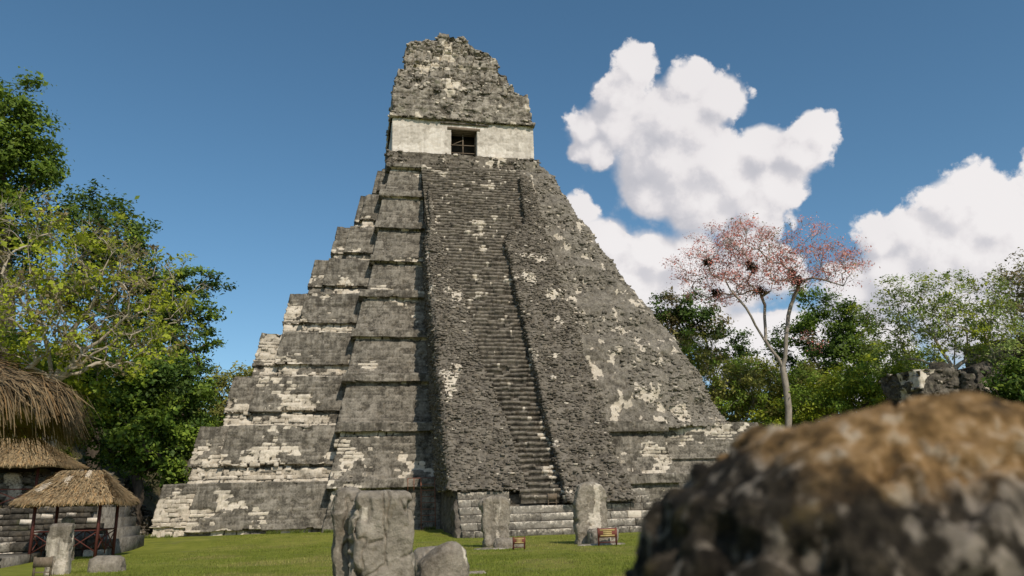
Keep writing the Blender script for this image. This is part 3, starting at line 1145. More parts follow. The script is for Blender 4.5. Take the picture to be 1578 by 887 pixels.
    rows.append(np.stack([rows[-1][:, 0], np.full(len(rows[-1]), 18.6), rows[-1][:, 2]], -1))
    cr = rough_loft('roof_comb', rows, M_COMB, sh, 441, .30, -.01, .20, 800, fine=1.15, piers=.42)
    return sh


build_shrine()
# ------------------------------------------------------------------ hillside and trees
def hill_z(x, y):
    x = np.asarray(x, float); y = np.asarray(y, float)
    a = sstep(-20.5, -34, x) * sstep(-11, 3, y) * 7.5 + sstep(-24, -60, x) * 5 * sstep(-12, 0, y)
    a = a + sstep(26, 40, y) * 2.0
    a = a + sstep(24, 44, x) * sstep(-24, 10, y) * 2.5
    return a - .25 + 1.2 * (fbm(np.stack([x * .25, y * .25, x * 0], -1), 4, 77) - .5) * np.minimum(1, a)


def build_hill():
    X, Y = np.meshgrid(np.arange(-110, 120, 1.1), np.arange(-13, 120, 1.1))
    Z = hill_z(X, Y) + ground_z(X, Y)
    Z += (fbm(np.stack([X * 1.3, Y * 1.3, X * 0], -1), 3, 78) - .5) * .5 * np.clip(Z, 0, 1)
    Z = np.where(Z < .27, Z - .5, Z)
    put('hillside', np.stack([X, Y, Z], -1).reshape(-1, 3), grid_quads(*X.shape), col=(1, 1, 1), mat=M_HILL, smooth=True, kind='structure')


build_hill()


def leaves_mesh(P, N, size, aspect, cols, rng, curl=.25):
    """leaf-sized bent faces at P facing N"""
    n = len(P)
    a = rng.normal(size=(n, 3))
    t = np.cross(N, a); t /= np.linalg.norm(t, axis=1, keepdims=True) + 1e-9
    b = np.cross(N, t)
    L = (size * np.clip(rng.lognormal(-.08, .42, n), .35, 2.2))[:, None]
    W = L * aspect
    V = np.empty((n, 4, 3))
    V[:, 0] = P - t * L * .5
    V[:, 1] = P + b * W * .5 + N * L * curl * .5
    V[:, 2] = P + t * L * .5
    V[:, 3] = P - b * W * .5 + N * L * curl * .5
    Q = np.arange(n * 4).reshape(-1, 4)
    return V.reshape(-1, 3), Q, np.repeat(cols, 4, axis=0)


def skeleton(base, fork, clusters, rng, tip_r=.02, power=.5, trunk_r=None, bow=.12, wig=.10, limbs=()):
    """join every cluster to the nearest wood below it; returns list of (points, radii)"""
    base = np.array(base, float); fork = np.array(fork, float)
    nodes = []; par = []
    m = 7
    for i in range(m + 1):
        t = i / m
        p = base * (1 - t) + fork * t + (rng.normal(0, wig, 3) * (1 if 0 < i else 0)) * np.array([1, 1, .2])
        nodes.append(p); par.append(i - 1)
    order = np.argsort(np.linalg.norm(clusters - fork, axis=1))
    chains = [list(range(m + 1))]
    start = m - 1
    for lb in limbs:
        ch = [m]
        for a0, a1 in zip([fork] + list(lb[:-1]), lb):
            for s in (.33, .67, 1.0):
                nodes.append(np.array(a0) * (1 - s) + np.array(a1) * s + rng.normal(0, wig * .5, 3)); par.append(ch[-1]); ch.append(len(nodes) - 1)
        chains.append(ch)
    for ci in order:
        c = clusters[ci]
        A = np.array(nodes[start:])
        dv = c - A
        dist = np.linalg.norm(dv, axis=1)
        cost = dist + .9 * np.clip(A[:, 2] - c[2] + .25 * dist, 0, None) + .15 * np.linalg.norm(A - fork, axis=1)
        k = int(np.argmin(cost)) + start
        p0 = nodes[k]
        L = np.linalg.norm(c - p0)
        ns = max(2, min(7, int(L / .5) + 1))
        ch = [k]
        for s in range(1, ns + 1):
            t = s / ns
            q = p0 * (1 - t) + c * t + np.array([0, 0, bow * L * math.sin(math.pi * t)]) + rng.normal(0, wig * .12 * L, 3) * (1 if s < ns else 0)
            nodes.append(q); par.append(ch[-1]); ch.append(len(nodes) - 1)
        chains.append(ch)
    cnt = np.zeros(len(nodes))
    has = np.zeros(len(nodes), bool)
    for p in par:
        if p >= 0:
            has[p] = True
    cnt[~has] = 1
    for i in range(len(nodes) - 1, 0, -1):
        cnt[par[i]] += cnt[i]
    if trunk_r:
        power = math.log(trunk_r / tip_r) / math.log(max(3.0, cnt[m - 1]))
    rr = tip_r * cnt ** power
    if trunk_r:
        rr = np.minimum(rr, trunk_r)
        for i in range(m + 1):
            rr[i] = max(rr[i], trunk_r * (1.25 - .25 * i / m))
        rr[0] = trunk_r * 1.6
    nodes = np.array(nodes)
    out = []
    for ch in chains:
        r = rr[ch].copy()
        if ch[0] != 0 and len(ch) > 1:
            r[0] = min(r[0], r[1] * 1.15)
        out.append((nodes[ch], r))
    return out


GREENS = {
    'dark': [(.05, .095, .018), (.075, .13, .022), (.10, .165, .028)],
    'evergreen': [(.095, .155, .02), (.135, .205, .027), (.18, .26, .034)],
    'mid': [(.14, .22, .028), (.20, .29, .038), (.25, .34, .045)],
    'lime': [(.27, .32, .022), (.34, .39, .03), (.40, .44, .04)],
    'olive': [(.19, .20, .038), (.26, .265, .06), (.31, .30, .075)],
    'brown': [(.20, .155, .075), (.25, .20, .10), (.22, .21, .07)],
    'red': [(.72, .29, .25), (.80, .41, .35), (.64, .22, .18), (.76, .48, .41)],
    'light': [(.20, .27, .062), (.26, .33, .085), (.23, .29, .075)],
}


def crown_clusters(lobes, n, rng, shell=.55):
    """cluster centres in a union of ellipsoids (c, r3), biased to the outer shell"""
    lobes = [(np.array(c, float), np.array(r, float)) for c, r in lobes]
    vol = np.array([np.prod(r) ** .75 for _, r in lobes]); vol /= vol.sum()
    k = rng.choice(len(lobes), n, p=vol)
    d = rng.normal(size=(n, 3)); d /= np.linalg.norm(d, axis=1, keepdims=True)
    rr = rng.uniform(shell, 1.0, n) ** .7
    C = np.array([lobes[i][0] for i in k]); R = np.array([lobes[i][1] for i in k])
    return C + d * R * rr[:, None], d


def tree(name, label, base, fork, lobes, nclu, nleaf, clu_r, leaf, pal, bark=M_BARK_GREY, trunk_r=.3, seed=1, group=None, twigs=0, aspect=.55,
         shell=.5, flat=.6, cat='tree', tip_r=.018, up=.35, mixpal=None, mixp=0.0, bow=.12, extra=None, wig=.1, power=.5, sparse=0.0, limbs=()):
    rng = np.random.default_rng(seed)
    base = np.array(base, float)
    t = thing(name, label, cat, tuple(base), group)
    cl, dirs = crown_clusters(lobes, nclu, rng, shell)
    ws = skeleton(base - np.array([0, 0, .3]), fork, cl, rng, tip_r, power, trunk_r, bow, wig, limbs)
    a = Acc()
    for i, (p, r) in enumerate(ws):
        a.tube(p, r, 7 if i == 0 else (5 if r[0] > .05 else 4), cap=False)
    tw_tips = []
    if twigs:
        for c, d in zip(cl, dirs):
            for _ in range(twigs):
                v = d * .7 + rng.normal(0, .6, 3) + np.array([0, 0, .25])
                v *= clu_r * rng.uniform(.7, 1.6) / np.linalg.norm(v)
                e = c + v
                midp = c + v * .5 + rng.normal(0, .08 * clu_r, 3)
                a.tube([c, midp, e], [tip_r * .8, tip_r * .6, tip_r * .35], 3, cap=False)
                tw_tips.append(e)
    a.put('trunk', bark, t)
    if extra is not None:
        extra(t, ws, rng)
    pal_ = np.array(GREENS[pal])
    n = nclu * nleaf
    ci = np.repeat(np.arange(nclu), nleaf)
    if sparse:
        keepc = rng.random(nclu) > sparse
        ci = ci[keepc[ci]]
        n = len(ci)
    src = cl[ci]
    if tw_tips:
        tt = np.array(tw_tips).reshape(nclu, twigs, 3)
        src = tt[ci, rng.integers(0, twigs, n)]
        off = rng.normal(0, clu_r * .42, (n, 3))
    else:
        off = rng.normal(0, clu_r * .55, (n, 3))
    off[:, 2] *= flat
    P = src + off
    N = dirs[ci] * .4 + rng.normal(0, .5, (n, 3)) + np.array([0, 0, up]) + np.array(to_sun) * .35
    N /= np.linalg.norm(N, axis=1, keepdims=True)
    ctone = rng.uniform(.72, 1.28, nclu)
    w = rng.random(n)
    base_c = pal_[rng.integers(0, len(pal_), n)]
    if mixpal is not None:
        mp = np.array(GREENS[mixpal])
        sel = (rng.random(nclu) < mixp)[ci]
        base_c = np.where(sel[:, None], mp[rng.integers(0, len(mp), n)], base_c)
    cols = base_c * (ctone[ci] * rng.uniform(.8, 1.2, n))[:, None]
    V, Q, C = leaves_mesh(P, N, leaf, aspect, cols, rng)
    put('crown', V, Q, col=C, mat=M_LEAF, parent=t)
    return t


def gz_at(x, y):
    return float(max(hill_z(x, y) + ground_z(x, y), ground_z(x, y)))


def lob(px, py, dist, rx, ry, rd=None):
    """ellipsoid crown lobe centred where pixel and distance say, radii given in reference pixels"""
    c = at_d(px, py, dist)
    s = dist / FPX
    return c, np.array([rx * s, (rd if rd else rx) * s, ry * s])


def tree_px(name, label, bx, dist, lobpx, forkpx, **kw):
    lobes = [lob(x, y, dist + dd, rx, ry) for (x, y, rx, ry, dd) in lobpx]
    kw['limbs'] = [[at_d(x, y, dist + dd) for x, y, dd in lb] for lb in kw.get('limbs', ())]
    b = at_d(bx, 760, dist)
    z = gz_at(b[0], b[1])
    base = (b[0], b[1], z)
    fk = at_d(forkpx[0], forkpx[1], dist)
    return tree(name, label, base, fk, lobes, **kw)


def build_trees():
    G1 = 'trees on the hillside left of the pyramid'
    tree_px('evergreen_tree', 'tall dark green tree rising highest at the left edge', 10, 62,
            [(-10, 190, 52, 66, 0), (30, 160, 30, 42, 0), (55, 205, 30, 30, 0), (15, 255, 62, 44, 0), (40, 240, 36, 36, -1), (-60, 240, 60, 90, 0), (-10, 330, 70, 50, 0)], (0, 330),
            nclu=230, nleaf=110, clu_r=.72, leaf=.26, pal='evergreen', bark=M_BARK_DARK, trunk_r=.45, seed=11, group=G1, flat=.8, mixpal='mid', mixp=.3)
    tree_px('evergreen_tree', 'dark bushy treetop behind the pale bare branches, left', 140, 64,
            [(138, 340, 48, 48, 0), (180, 365, 40, 40, 0), (215, 360, 15, 24, 0), (95, 400, 60, 60, 0), (180, 440, 70, 60, 0), (230, 470, 50, 60, 0)], (150, 520),
            nclu=170, nleaf=120, clu_r=.75, leaf=.25, pal='dark', bark=M_BARK_DARK, trunk_r=.4, seed=12, group=G1, flat=.8, mixpal='evergreen', mixp=.4)
    tree_px('evergreen_tree', 'dark green tree with ragged level boughs nearest the pyramid, left', 285, 60,
            [(300, 430, 36, 20, 0), (330, 436, 24, 8, 0), (285, 470, 42, 26, 0), (320, 490, 16, 10, 0), (290, 520, 40, 26, 0), (325, 525, 14, 8, 0), (270, 570, 52, 40, 0), (225, 520, 50, 50, 2), (250, 640, 60, 50, 0)], (272, 600),
            nclu=240, nleaf=90, clu_r=.6, leaf=.22, pal='dark', bark=M_BARK_DARK, trunk_r=.35, seed=13, group=G1, flat=.45, mixpal='mid', mixp=.35)
    tree_px('spreading_tree', 'half bare spreading tree with pale branches and lime green leaves, left', 60, 46,
            [(60, 400, 90, 70, 0), (150, 400, 70, 60, 0), (215, 440, 70, 52, 0), (270, 430, 46, 34, 0), (120, 480, 110, 50, -2), (230, 500, 70, 40, -1), (20, 480, 70, 80, -1), (160, 540, 80, 40, -2), (25, 340, 60, 40, 0)],
            (85, 590), limbs=[[(60, 500, 0), (40, 430, 0)], [(110, 510, 0), (150, 450, -1), (165, 400, -1)], [(130, 540, -1), (200, 480, -2)], [(120, 560, -1), (190, 520, -2), (240, 500, -2)]],
            nclu=360, nleaf=44, clu_r=.48, leaf=.2, pal='lime', bark=M_BARK_PALE, trunk_r=.34, seed=14, group=G1, twigs=5, flat=.55, mixpal='brown', mixp=.3, shell=.3, tip_r=.017, sparse=.30, wig=.14)
    tree_px('broadleaf_tree', 'dense mid green leafy tree behind the thatched shelters', 215, 54,
            [(200, 560, 70, 44, 0), (255, 590, 60, 50, 0), (150, 600, 60, 50, 0), (230, 660, 70, 60, 0), (290, 620, 40, 60, 0), (180, 660, 60, 50, -1), (270, 700, 46, 40, 0)], (215, 720),
            nclu=240, nleaf=110, clu_r=.62, leaf=.25, pal='mid', bark=M_BARK_DARK, trunk_r=.3, seed=15, group=G1, flat=.8, mixpal='dark', mixp=.4)
    tree_px('broadleaf_tree', 'green and lime leafed tree low at the left edge above the long thatch', 30, 50,
            [(20, 560, 90, 50, 0), (100, 570, 60, 40, 0), (-40, 600, 90, 60, 0), (70, 620, 80, 40, 1)], (40, 680),
            nclu=170, nleaf=100, clu_r=.62, leaf=.22, pal='mid', bark=M_BARK_PALE, trunk_r=.25, seed=16, group=G1, flat=.75, mixpal='lime', mixp=.45)
    tree_px('olive_tree', 'small olive green tree beyond the pyramid, peeping out left', 350, 84,
            [(350, 600, 34, 36, 0), (378, 585, 30, 22, 0), (325, 625, 30, 34, 0), (350, 650, 46, 36, 0), (400, 600, 40, 40, 2)], (352, 690),
            nclu=120, nleaf=100, clu_r=.75, leaf=.26, pal='olive', bark=M_BARK_DARK, trunk_r=.25, seed=17, flat=.8)
    # ---- right hand side
    G2 = 'trees beyond the pyramid on the right'

    def epiphytes(t, ws, rng):
        # dark bromeliad clumps sitting on the limbs
        cand = np.array([q for p, r in ws[1:] for q, rq in zip(p[1:], r[1:]) if .045 < rq < .16])
        want = [(1080, 418), (1100, 412), (1158, 408), (1175, 425), (1215, 425), (1216, 445), (1098, 440), (1195, 458), (1110, 468), (1225, 470)]
        for (x, y) in want:
            w = at_d(x, y, 68)
            c = cand[np.argmin(np.linalg.norm(cand - w, axis=1))] + np.array([0, -.1, .05])
            s = rng.uniform(.35, .65)
            n = 110
            P = c + rng.normal(0, s * .33, (n, 3)) * np.array([1.2, 1, .9]); N = rng.normal(size=(n, 3)); N /= np.linalg.norm(N, axis=1, keepdims=True)
            V, Q, C = leaves_mesh(P, N, .36, .25, np.array([(.06, .04, .022)]) * rng.uniform(.6, 1.6, (n, 1)), rng)
            put('air_plant', V, Q, col=C, mat=M_LEAF, parent=t, kind='stuff')
    tree_px('red_tree', 'airy tree with coral red leaves and forked pale trunk right of the pyramid', 1222, 68,
            [(1075, 415, 42, 26, 0), (1110, 385, 48, 34, 0), (1150, 372, 44, 28, 0), (1120, 440, 60, 20, 0), (1190, 385, 40, 30, 0), (1175, 420, 55, 26, 0), (1240, 375, 38, 28, 0), (1230, 410, 36, 28, 0), (1285, 405, 40, 24, 0), (1300, 420, 28, 28, 0), (1255, 515, 16, 18, 0)],
            (1208, 565), limbs=[[(1172, 515, 0), (1150, 475, -1), (1125, 445, -1)], [(1212, 520, 0), (1218, 470, 1), (1235, 430, 1)], [(1180, 525, 0), (1178, 470, 2), (1165, 430, 2)]],
            nclu=440, nleaf=42, clu_r=.58, leaf=.135, pal='red', bark=M_BARK_MID, trunk_r=.26, seed=21, twigs=4, flat=.55, shell=.25, tip_r=.013, extra=epiphytes, wig=.07, mixpal='brown', mixp=.08, power=.45, bow=.04)
    tree_px('evergreen_tree', 'dark rusty leaved tree between the pyramid flank and the red tree', 1060, 78,
            [(1035, 475, 32, 24, 0), (1070, 480, 34, 32, 0), (1050, 500, 40, 30, 0), (1095, 500, 26, 24, 0), (1020, 500, 24, 24, 0), (1060, 545, 50, 40, 0)], (1060, 590),
            nclu=150, nleaf=100, clu_r=.75, leaf=.25, pal='dark', bark=M_BARK_DARK, trunk_r=.3, seed=22, group=G2, flat=.7, mixpal='brown', mixp=.35)
    tree_px('evergreen_tree', 'slender dark tree with level sprays left of the red tree\'s trunk', 1135, 80,
            [(1125, 515, 26, 12, 0), (1140, 540, 32, 14, 0), (1120, 565, 34, 16, 0), (1150, 580, 30, 16, 0), (1130, 610, 44, 26, 0)], (1132, 610),
            nclu=110, nleaf=70, clu_r=.6, leaf=.24, pal='dark', bark=M_BARK_DARK, trunk_r=.2, seed=23, group=G2, flat=.5)
    tree_px('evergreen_tree', 'tall dense dark green tree right behind the red tree\'s trunk', 1275, 80,
            [(1245, 470, 26, 30, 0), (1280, 480, 32, 24, 0), (1310, 490, 22, 20, 0), (1265, 515, 50, 34, 0), (1315, 525, 34, 36, 0), (1290, 560, 60, 44, 0), (1225, 545, 36, 50, 1), (1250, 600, 60, 40, 0)], (1275, 610),
            nclu=220, nleaf=120, clu_r=.75, leaf=.25, pal='evergreen', bark=M_BARK_DARK, trunk_r=.35, seed=24, group=G2, flat=.75, mixpal='dark', mixp=.35)
    tree_px('olive_tree', 'olive green scrubby tree against the worn pyramid flank', 1085, 72,
            [(1060, 550, 44, 34, 0), (1040, 520, 26, 22, 0), (1100, 585, 46, 36, 0), (1075, 610, 40, 40, 0), (1130, 625, 50, 36, 0), (1160, 600, 40, 30, 1)], (1090, 640),
            nclu=200, nleaf=90, clu_r=.6, leaf=.2, pal='olive', bark=M_BARK_GREY, trunk_r=.2, seed=25, group=G2, flat=.8, twigs=2, mixpal='mid', mixp=.25)
    tree_px('broadleaf_tree', 'bright green low tree right of the red tree\'s trunk', 1330, 70,
            [(1250, 620, 50, 30, 0), (1300, 600, 50, 34, 0), (1350, 580, 46, 30, 0), (1385, 600, 40, 30, 0), (1330, 630, 60, 36, 0), (1400, 575, 28, 20, 0), (1200, 640, 50, 30, 0)], (1330, 660),
            nclu=230, nleaf=100, clu_r=.62, leaf=.2, pal='mid', bark=M_BARK_DARK, trunk_r=.25, seed=26, group=G2, flat=.6, mixpal='lime', mixp=.4)
    tree_px('spreading_tree', 'airy light green spreading tree growing behind the ruined wall', 1470, 66,
            [(1370, 480, 36, 26, 0), (1400, 460, 44, 24, 0), (1450, 450, 46, 20, 0), (1500, 465, 44, 24, 0), (1430, 500, 50, 26, 0), (1490, 505, 50, 26, 0), (1530, 500, 36, 30, 0), (1365, 525, 36, 26, 0), (1405, 545, 36, 22, 0), (1520, 535, 40, 20, 0)],
            (1468, 570), limbs=[[(1440, 520, 0), (1415, 480, 0)], [(1475, 520, 0), (1490, 480, 0)]],
            nclu=280, nleaf=60, clu_r=.62, leaf=.17, pal='light', bark=M_BARK_PALE, trunk_r=.26, seed=27, group=G2, flat=.5, twigs=3, shell=.3, tip_r=.013, mixpal='lime', mixp=.25)
    tree_px('spreading_tree', 'brownish grey green tree at the far right edge', 1580, 74,
            [(1540, 450, 40, 26, 0), (1580, 430, 40, 26, 0), (1550, 490, 40, 30, 0), (1600, 480, 50, 50, 0), (1640, 440, 60, 40, 0), (1590, 540, 50, 30, 0), (1660, 520, 60, 50, 0)],
            (1590, 590), nclu=240, nleaf=60, clu_r=.7, leaf=.2, pal='olive', bark=M_BARK_GREY, trunk_r=.35, seed=28, group=G2, flat=.6, twigs=2, mixpal='brown', mixp=.5, shell=.3)
    tree_px('broadleaf_tree', 'dark green thicket tree right of the ruined wall', 1590, 62,
            [(1570, 590, 36, 30, 0), (1600, 620, 50, 40, 0), (1550, 625, 30, 24, 1), (1640, 590, 50, 50, 0)], (1590, 660),
            nclu=130, nleaf=100, clu_r=.62, leaf=.22, pal='mid', bark=M_BARK_DARK, trunk_r=.25, seed=29, group=G2, flat=.7, mixpal='dark', mixp=.5)
    for i, (lab, bx, d, lp, pal, mp) in enumerate((
            ('olive scrub tree filling the gap below the red tree', 1190, 76, [(1180, 600, 50, 34, 0), (1150, 570, 36, 24, 0), (1215, 625, 46, 34, 0), (1170, 640, 50, 30, 0)], 'olive', 'mid'),
            ('green scrub tree right of the red tree, under the dark evergreen', 1255, 74, [(1245, 590, 44, 30, 0), (1285, 615, 44, 30, 0), (1235, 635, 50, 30, 0)], 'mid', 'olive'),
            ('loose pale green tree between the evergreen and the ruined wall', 1395, 76, [(1370, 560, 36, 30, 0), (1400, 590, 40, 30, 0), (1420, 560, 26, 26, 0), (1385, 625, 50, 34, 0)], 'light', 'mid'))):
        tree_px('olive_tree', lab, bx, d, lp, (bx, 670), nclu=150, nleaf=100, clu_r=.65, leaf=.22, pal=pal, bark=M_BARK_GREY, trunk_r=.2, seed=40 + i, group=G2, flat=.75, mixpal=mp, mixp=.35)
    # low shrubs on the slope behind the shelters
    for i, (x, y, d, r, pal, lab) in enumerate((
            (35, 700, 36, 14, 'lime', 'small lime green shrub above the farther thatched roof'),
            (85, 706, 36, 18, 'lime', 'lime green shrub right of the farther thatched roof'),
            (48, 678, 38, 10, 'lime', 'little bright shrub below the long thatch fringe'),
            (180, 690, 48, 40, 'mid', 'green shrub on the shaded slope behind the nearer shelter'),
            (140, 668, 50, 36, 'olive', 'olive shrub high on the slope behind the nearer shelter'),
            (235, 735, 50, 30, 'dark', 'dark shrub at the pyramid\'s left foot'),
            (200, 725, 46, 26, 'mid', 'green shrub above the rough wall by the pyramid\'s left foot'))):
        dd = 30.0
        for dd in np.arange(30, 75, .5):
            q = at_d(x, y, dd)
            if q[2] < gz_at(q[0], q[1]) + .5:
                break
        c, rr_ = lob(x, y, dd, r, r * .7)
        b = np.array([c[0], c[1], min(gz_at(c[0], c[1]), c[2] - .3)])
        tree('leafy_shrub', lab, b, b * .4 + c * .6, [(c, rr_)], nclu=26, nleaf=70, clu_r=.28 + .006 * r, leaf=.16, pal=pal, bark=M_BARK_DARK, trunk_r=.04, seed=60 + i,
             group='shrubs on the slope behind the shelters', cat='shrub', flat=.7, tip_r=.008, mixpal='olive', mixp=.2)


build_trees()


def build_far_wood():
    rng = np.random.default_rng(99)
    n = 420
    a = rng.uniform(-1.35, 1.75, n)
    r = rng.uniform(62, 95, n)
    X, Y = CAM[0] + np.sin(a) * r * 1.25, CAM[1] + 40 + np.cos(a) * r
    keep = Y > 12
    X, Y = X[keep], Y[keep]
    n = len(X)
    Zg = np.array([gz_at(x, y) for x, y in zip(X, Y)])
    hh = rng.uniform(5, 11, n)
    m = 90
    ci = np.repeat(np.arange(n), m)
    d = rng.normal(size=(n * m, 3)); d /= np.linalg.norm(d, axis=1, keepdims=True)
    rad3 = np.stack([rng.uniform(2, 3.6, n), rng.uniform(2, 3.6, n), hh * .55], -1)
    P = np.stack([X, Y, Zg + hh * .5], -1)[ci] + d * rad3[ci] * rng.uniform(.55, 1.05, (n * m, 1))
    N = d * .5 + rng.normal(0, .4, (n * m, 3)) + np.array([0, 0, .4]); N /= np.linalg.norm(N, axis=1, keepdims=True)
    pal = np.array(GREENS['evergreen'] + GREENS['mid'] + GREENS['olive'] + GREENS['dark'])
    cols = pal[rng.integers(0, len(pal), n)][ci] * rng.uniform(.7, 1.3, (n * m, 1))
    V, Q, C = leaves_mesh(P, N, .95, .6, cols, rng)
    o = put('far_wood', V, Q, col=C, mat=M_LEAF, kind='stuff')
    tag(o, 'far dense forest beyond the plaza', 'forest')


build_far_wood()


# ------------------------------------------------------------------ stones standing on the lawn
def loft_rock(rows2, nring=48, expo=4.0):
    """rows2: (z, xl, xr, yf, yb) -> closed rings of super-ellipses"""
    an = np.linspace(0, 2 * math.pi, 4001)[:-1] - math.pi / 2
    ca, sa = np.cos(an), np.sin(an)
    e = 2.0 / expo
    ux = np.sign(ca) * np.abs(ca) ** e
    uy = np.sign(sa) * np.abs(sa) ** e
    # spread the ring's points evenly along its length
    w, dpt = np.median([r[2] - r[1] for r in rows2]), np.median([r[4] - r[3] for r in rows2])
    sl = np.hypot(np.diff(np.append(ux, ux[0])) * w, np.diff(np.append(uy, uy[0])) * dpt)
    cs = np.concatenate([[0], np.cumsum(sl)])
    tt = np.linspace(0, cs[-1], nring, endpoint=False)
    ux = np.interp(tt, cs, np.append(ux, ux[0])); uy = np.interp(tt, cs, np.append(uy, uy[0]))
    G = []
    for z, xl, xr, yf, yb in rows2:
        G.append(np.stack([(xl + xr) / 2 + ux * (xr - xl) / 2, (yf + yb) / 2 + uy * (yb - yf) / 2, np.full(nring, z)], -1))
    return np.array(G)


def make_stela(name, label, base, prof, thick, seed, mat=None, rotz=0.0, lean=(0, 0), amp=.08, cracks=(), light=None, group=None, dz=.045, nring=90, expo=6.0, parent=None, dark=.5, cat='stela', ltone=.05):
    """prof: list of (z, xl, xr) in metres from the base point; front faces the camera side (-y)"""
    base = np.array(base, float)
    pr = np.array(prof, float)
    zs = np.append(np.arange(pr[0, 0], pr[-1, 0], dz), pr[-1, 0])
    rows = []
    zt = pr[-1, 0]
    for z in zs:
        xl, xr = np.interp(z, pr[:, 0], pr[:, 1]), np.interp(z, pr[:, 0], pr[:, 2])
        th = thick * min(1, .35 + .65 * math.sqrt(max(0, (zt - z) / (.25 * thick + 1e-3))) if zt - z < .25 * thick else 1)
        rows.append((z, xl, xr, -th / 2, th / 2))
    rows.append((zt + .01, (rows[-1][1] * .55 + rows[-1][2] * .45), (rows[-1][1] * .45 + rows[-1][2] * .55), -.02, .02))
    G = loft_rock(rows, nring, expo)
    N = grid_normals(G, True)
    Gs = G + seed * 3.7
    d = (fbm(Gs * 1.6, 4, seed) - .5) * amp * 2 + (fbm(Gs * 7, 3, seed + 1) - .5) * amp * .7
    d = d - sstep(.56, .62, fbm(Gs * 3.2, 3, seed + 2)) * amp * .6
    rdg = np.abs(fbm(Gs * np.array([2.2, 2.2, 1.4]), 3, seed + 7) - .5)
    d = d - sstep(.03, .0, rdg) * amp * .6
    # chipped edges
    ed = sstep(.75, 1.0, np.abs(G[..., 0] - G[..., 0].mean(1, keepdims=True)) / (np.ptp(G[..., 0], axis=1)[:, None] / 2 + .01))
    d = d - ed * sstep(.48, .66, fbm(Gs * 4.0, 3, seed + 8)) * amp * 1.6
    front = sstep(.2, -.2, G[..., 1] / thick)
    for pts, depth, wd in cracks:
        pts = np.array(pts, float)
        best = np.full(G.shape[:2], 9.0)
        for q0, q1 in zip(pts[:-1], pts[1:]):
            v = q1 - q0
            w = np.stack([G[..., 0] - q0[0], G[..., 2] - q0[1]], -1)
            tt = np.clip((w @ v) / (v @ v), 0, 1)
            best = np.minimum(best, np.linalg.norm(w - tt[..., None] * v, axis=-1))
        d = d - depth * np.exp(-(best / wd) ** 2) * front
    G2 = G + N * d[..., None]
    L = np.full(G.shape[:2], ltone)
    if light is not None:
        L = np.clip(light(G, Gs), 0, 1)
    C = np.stack([L, np.full_like(L, dark), fbm(Gs * 2.5, 3, seed + 4)], -1)
    V = G2.reshape(-1, 3)
    # lean and turn about the base
    V = V.copy()
    V[:, 0] += V[:, 2] * lean[0]
    V[:, 1] += V[:, 2] * lean[1]
    c, s = math.cos(rotz), math.sin(rotz)
    V = np.stack([V[:, 0] * c - V[:, 1] * s, V[:, 0] * s + V[:, 1] * c, V[:, 2]], -1) + base
    q = grid_quads(G.shape[0], nring, True)
    o = put(name, V, q, col=C.reshape(-1, 3), mat=mat or M_STELA, parent=parent, base=base, smooth=True)
    if parent is None:
        tag(o, label, cat, group)
    return o


def px_prof(pxs, Y, z0=-.15):
    """outline rows (y, xl, xr) in photo pixels on the plane at depth Y -> base point and metre profile"""
    pts = []
    for y, xl, xr in pxs:
        a, b = at_y(xl, y, Y), at_y(xr, y, Y)
        pts.append(((a[2] + b[2]) / 2, a[0], b[0]))
    pts.sort()
    xm = (pts[0][1] + pts[0][2]) / 2
    prof = [(z0, pts[0][1] - xm, pts[0][2] - xm)] if pts[0][0] > z0 else []
    prof += [(z, a - xm, b - xm) for z, a, b in pts]
    return xm, prof


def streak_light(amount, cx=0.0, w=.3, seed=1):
    return lambda G, Gs: amount * np.exp(-((G[..., 0] - cx) / w) ** 2) * sstep(.40, .6, fbm(Gs * np.array([3, 3, .8]), 3, seed)) + .08


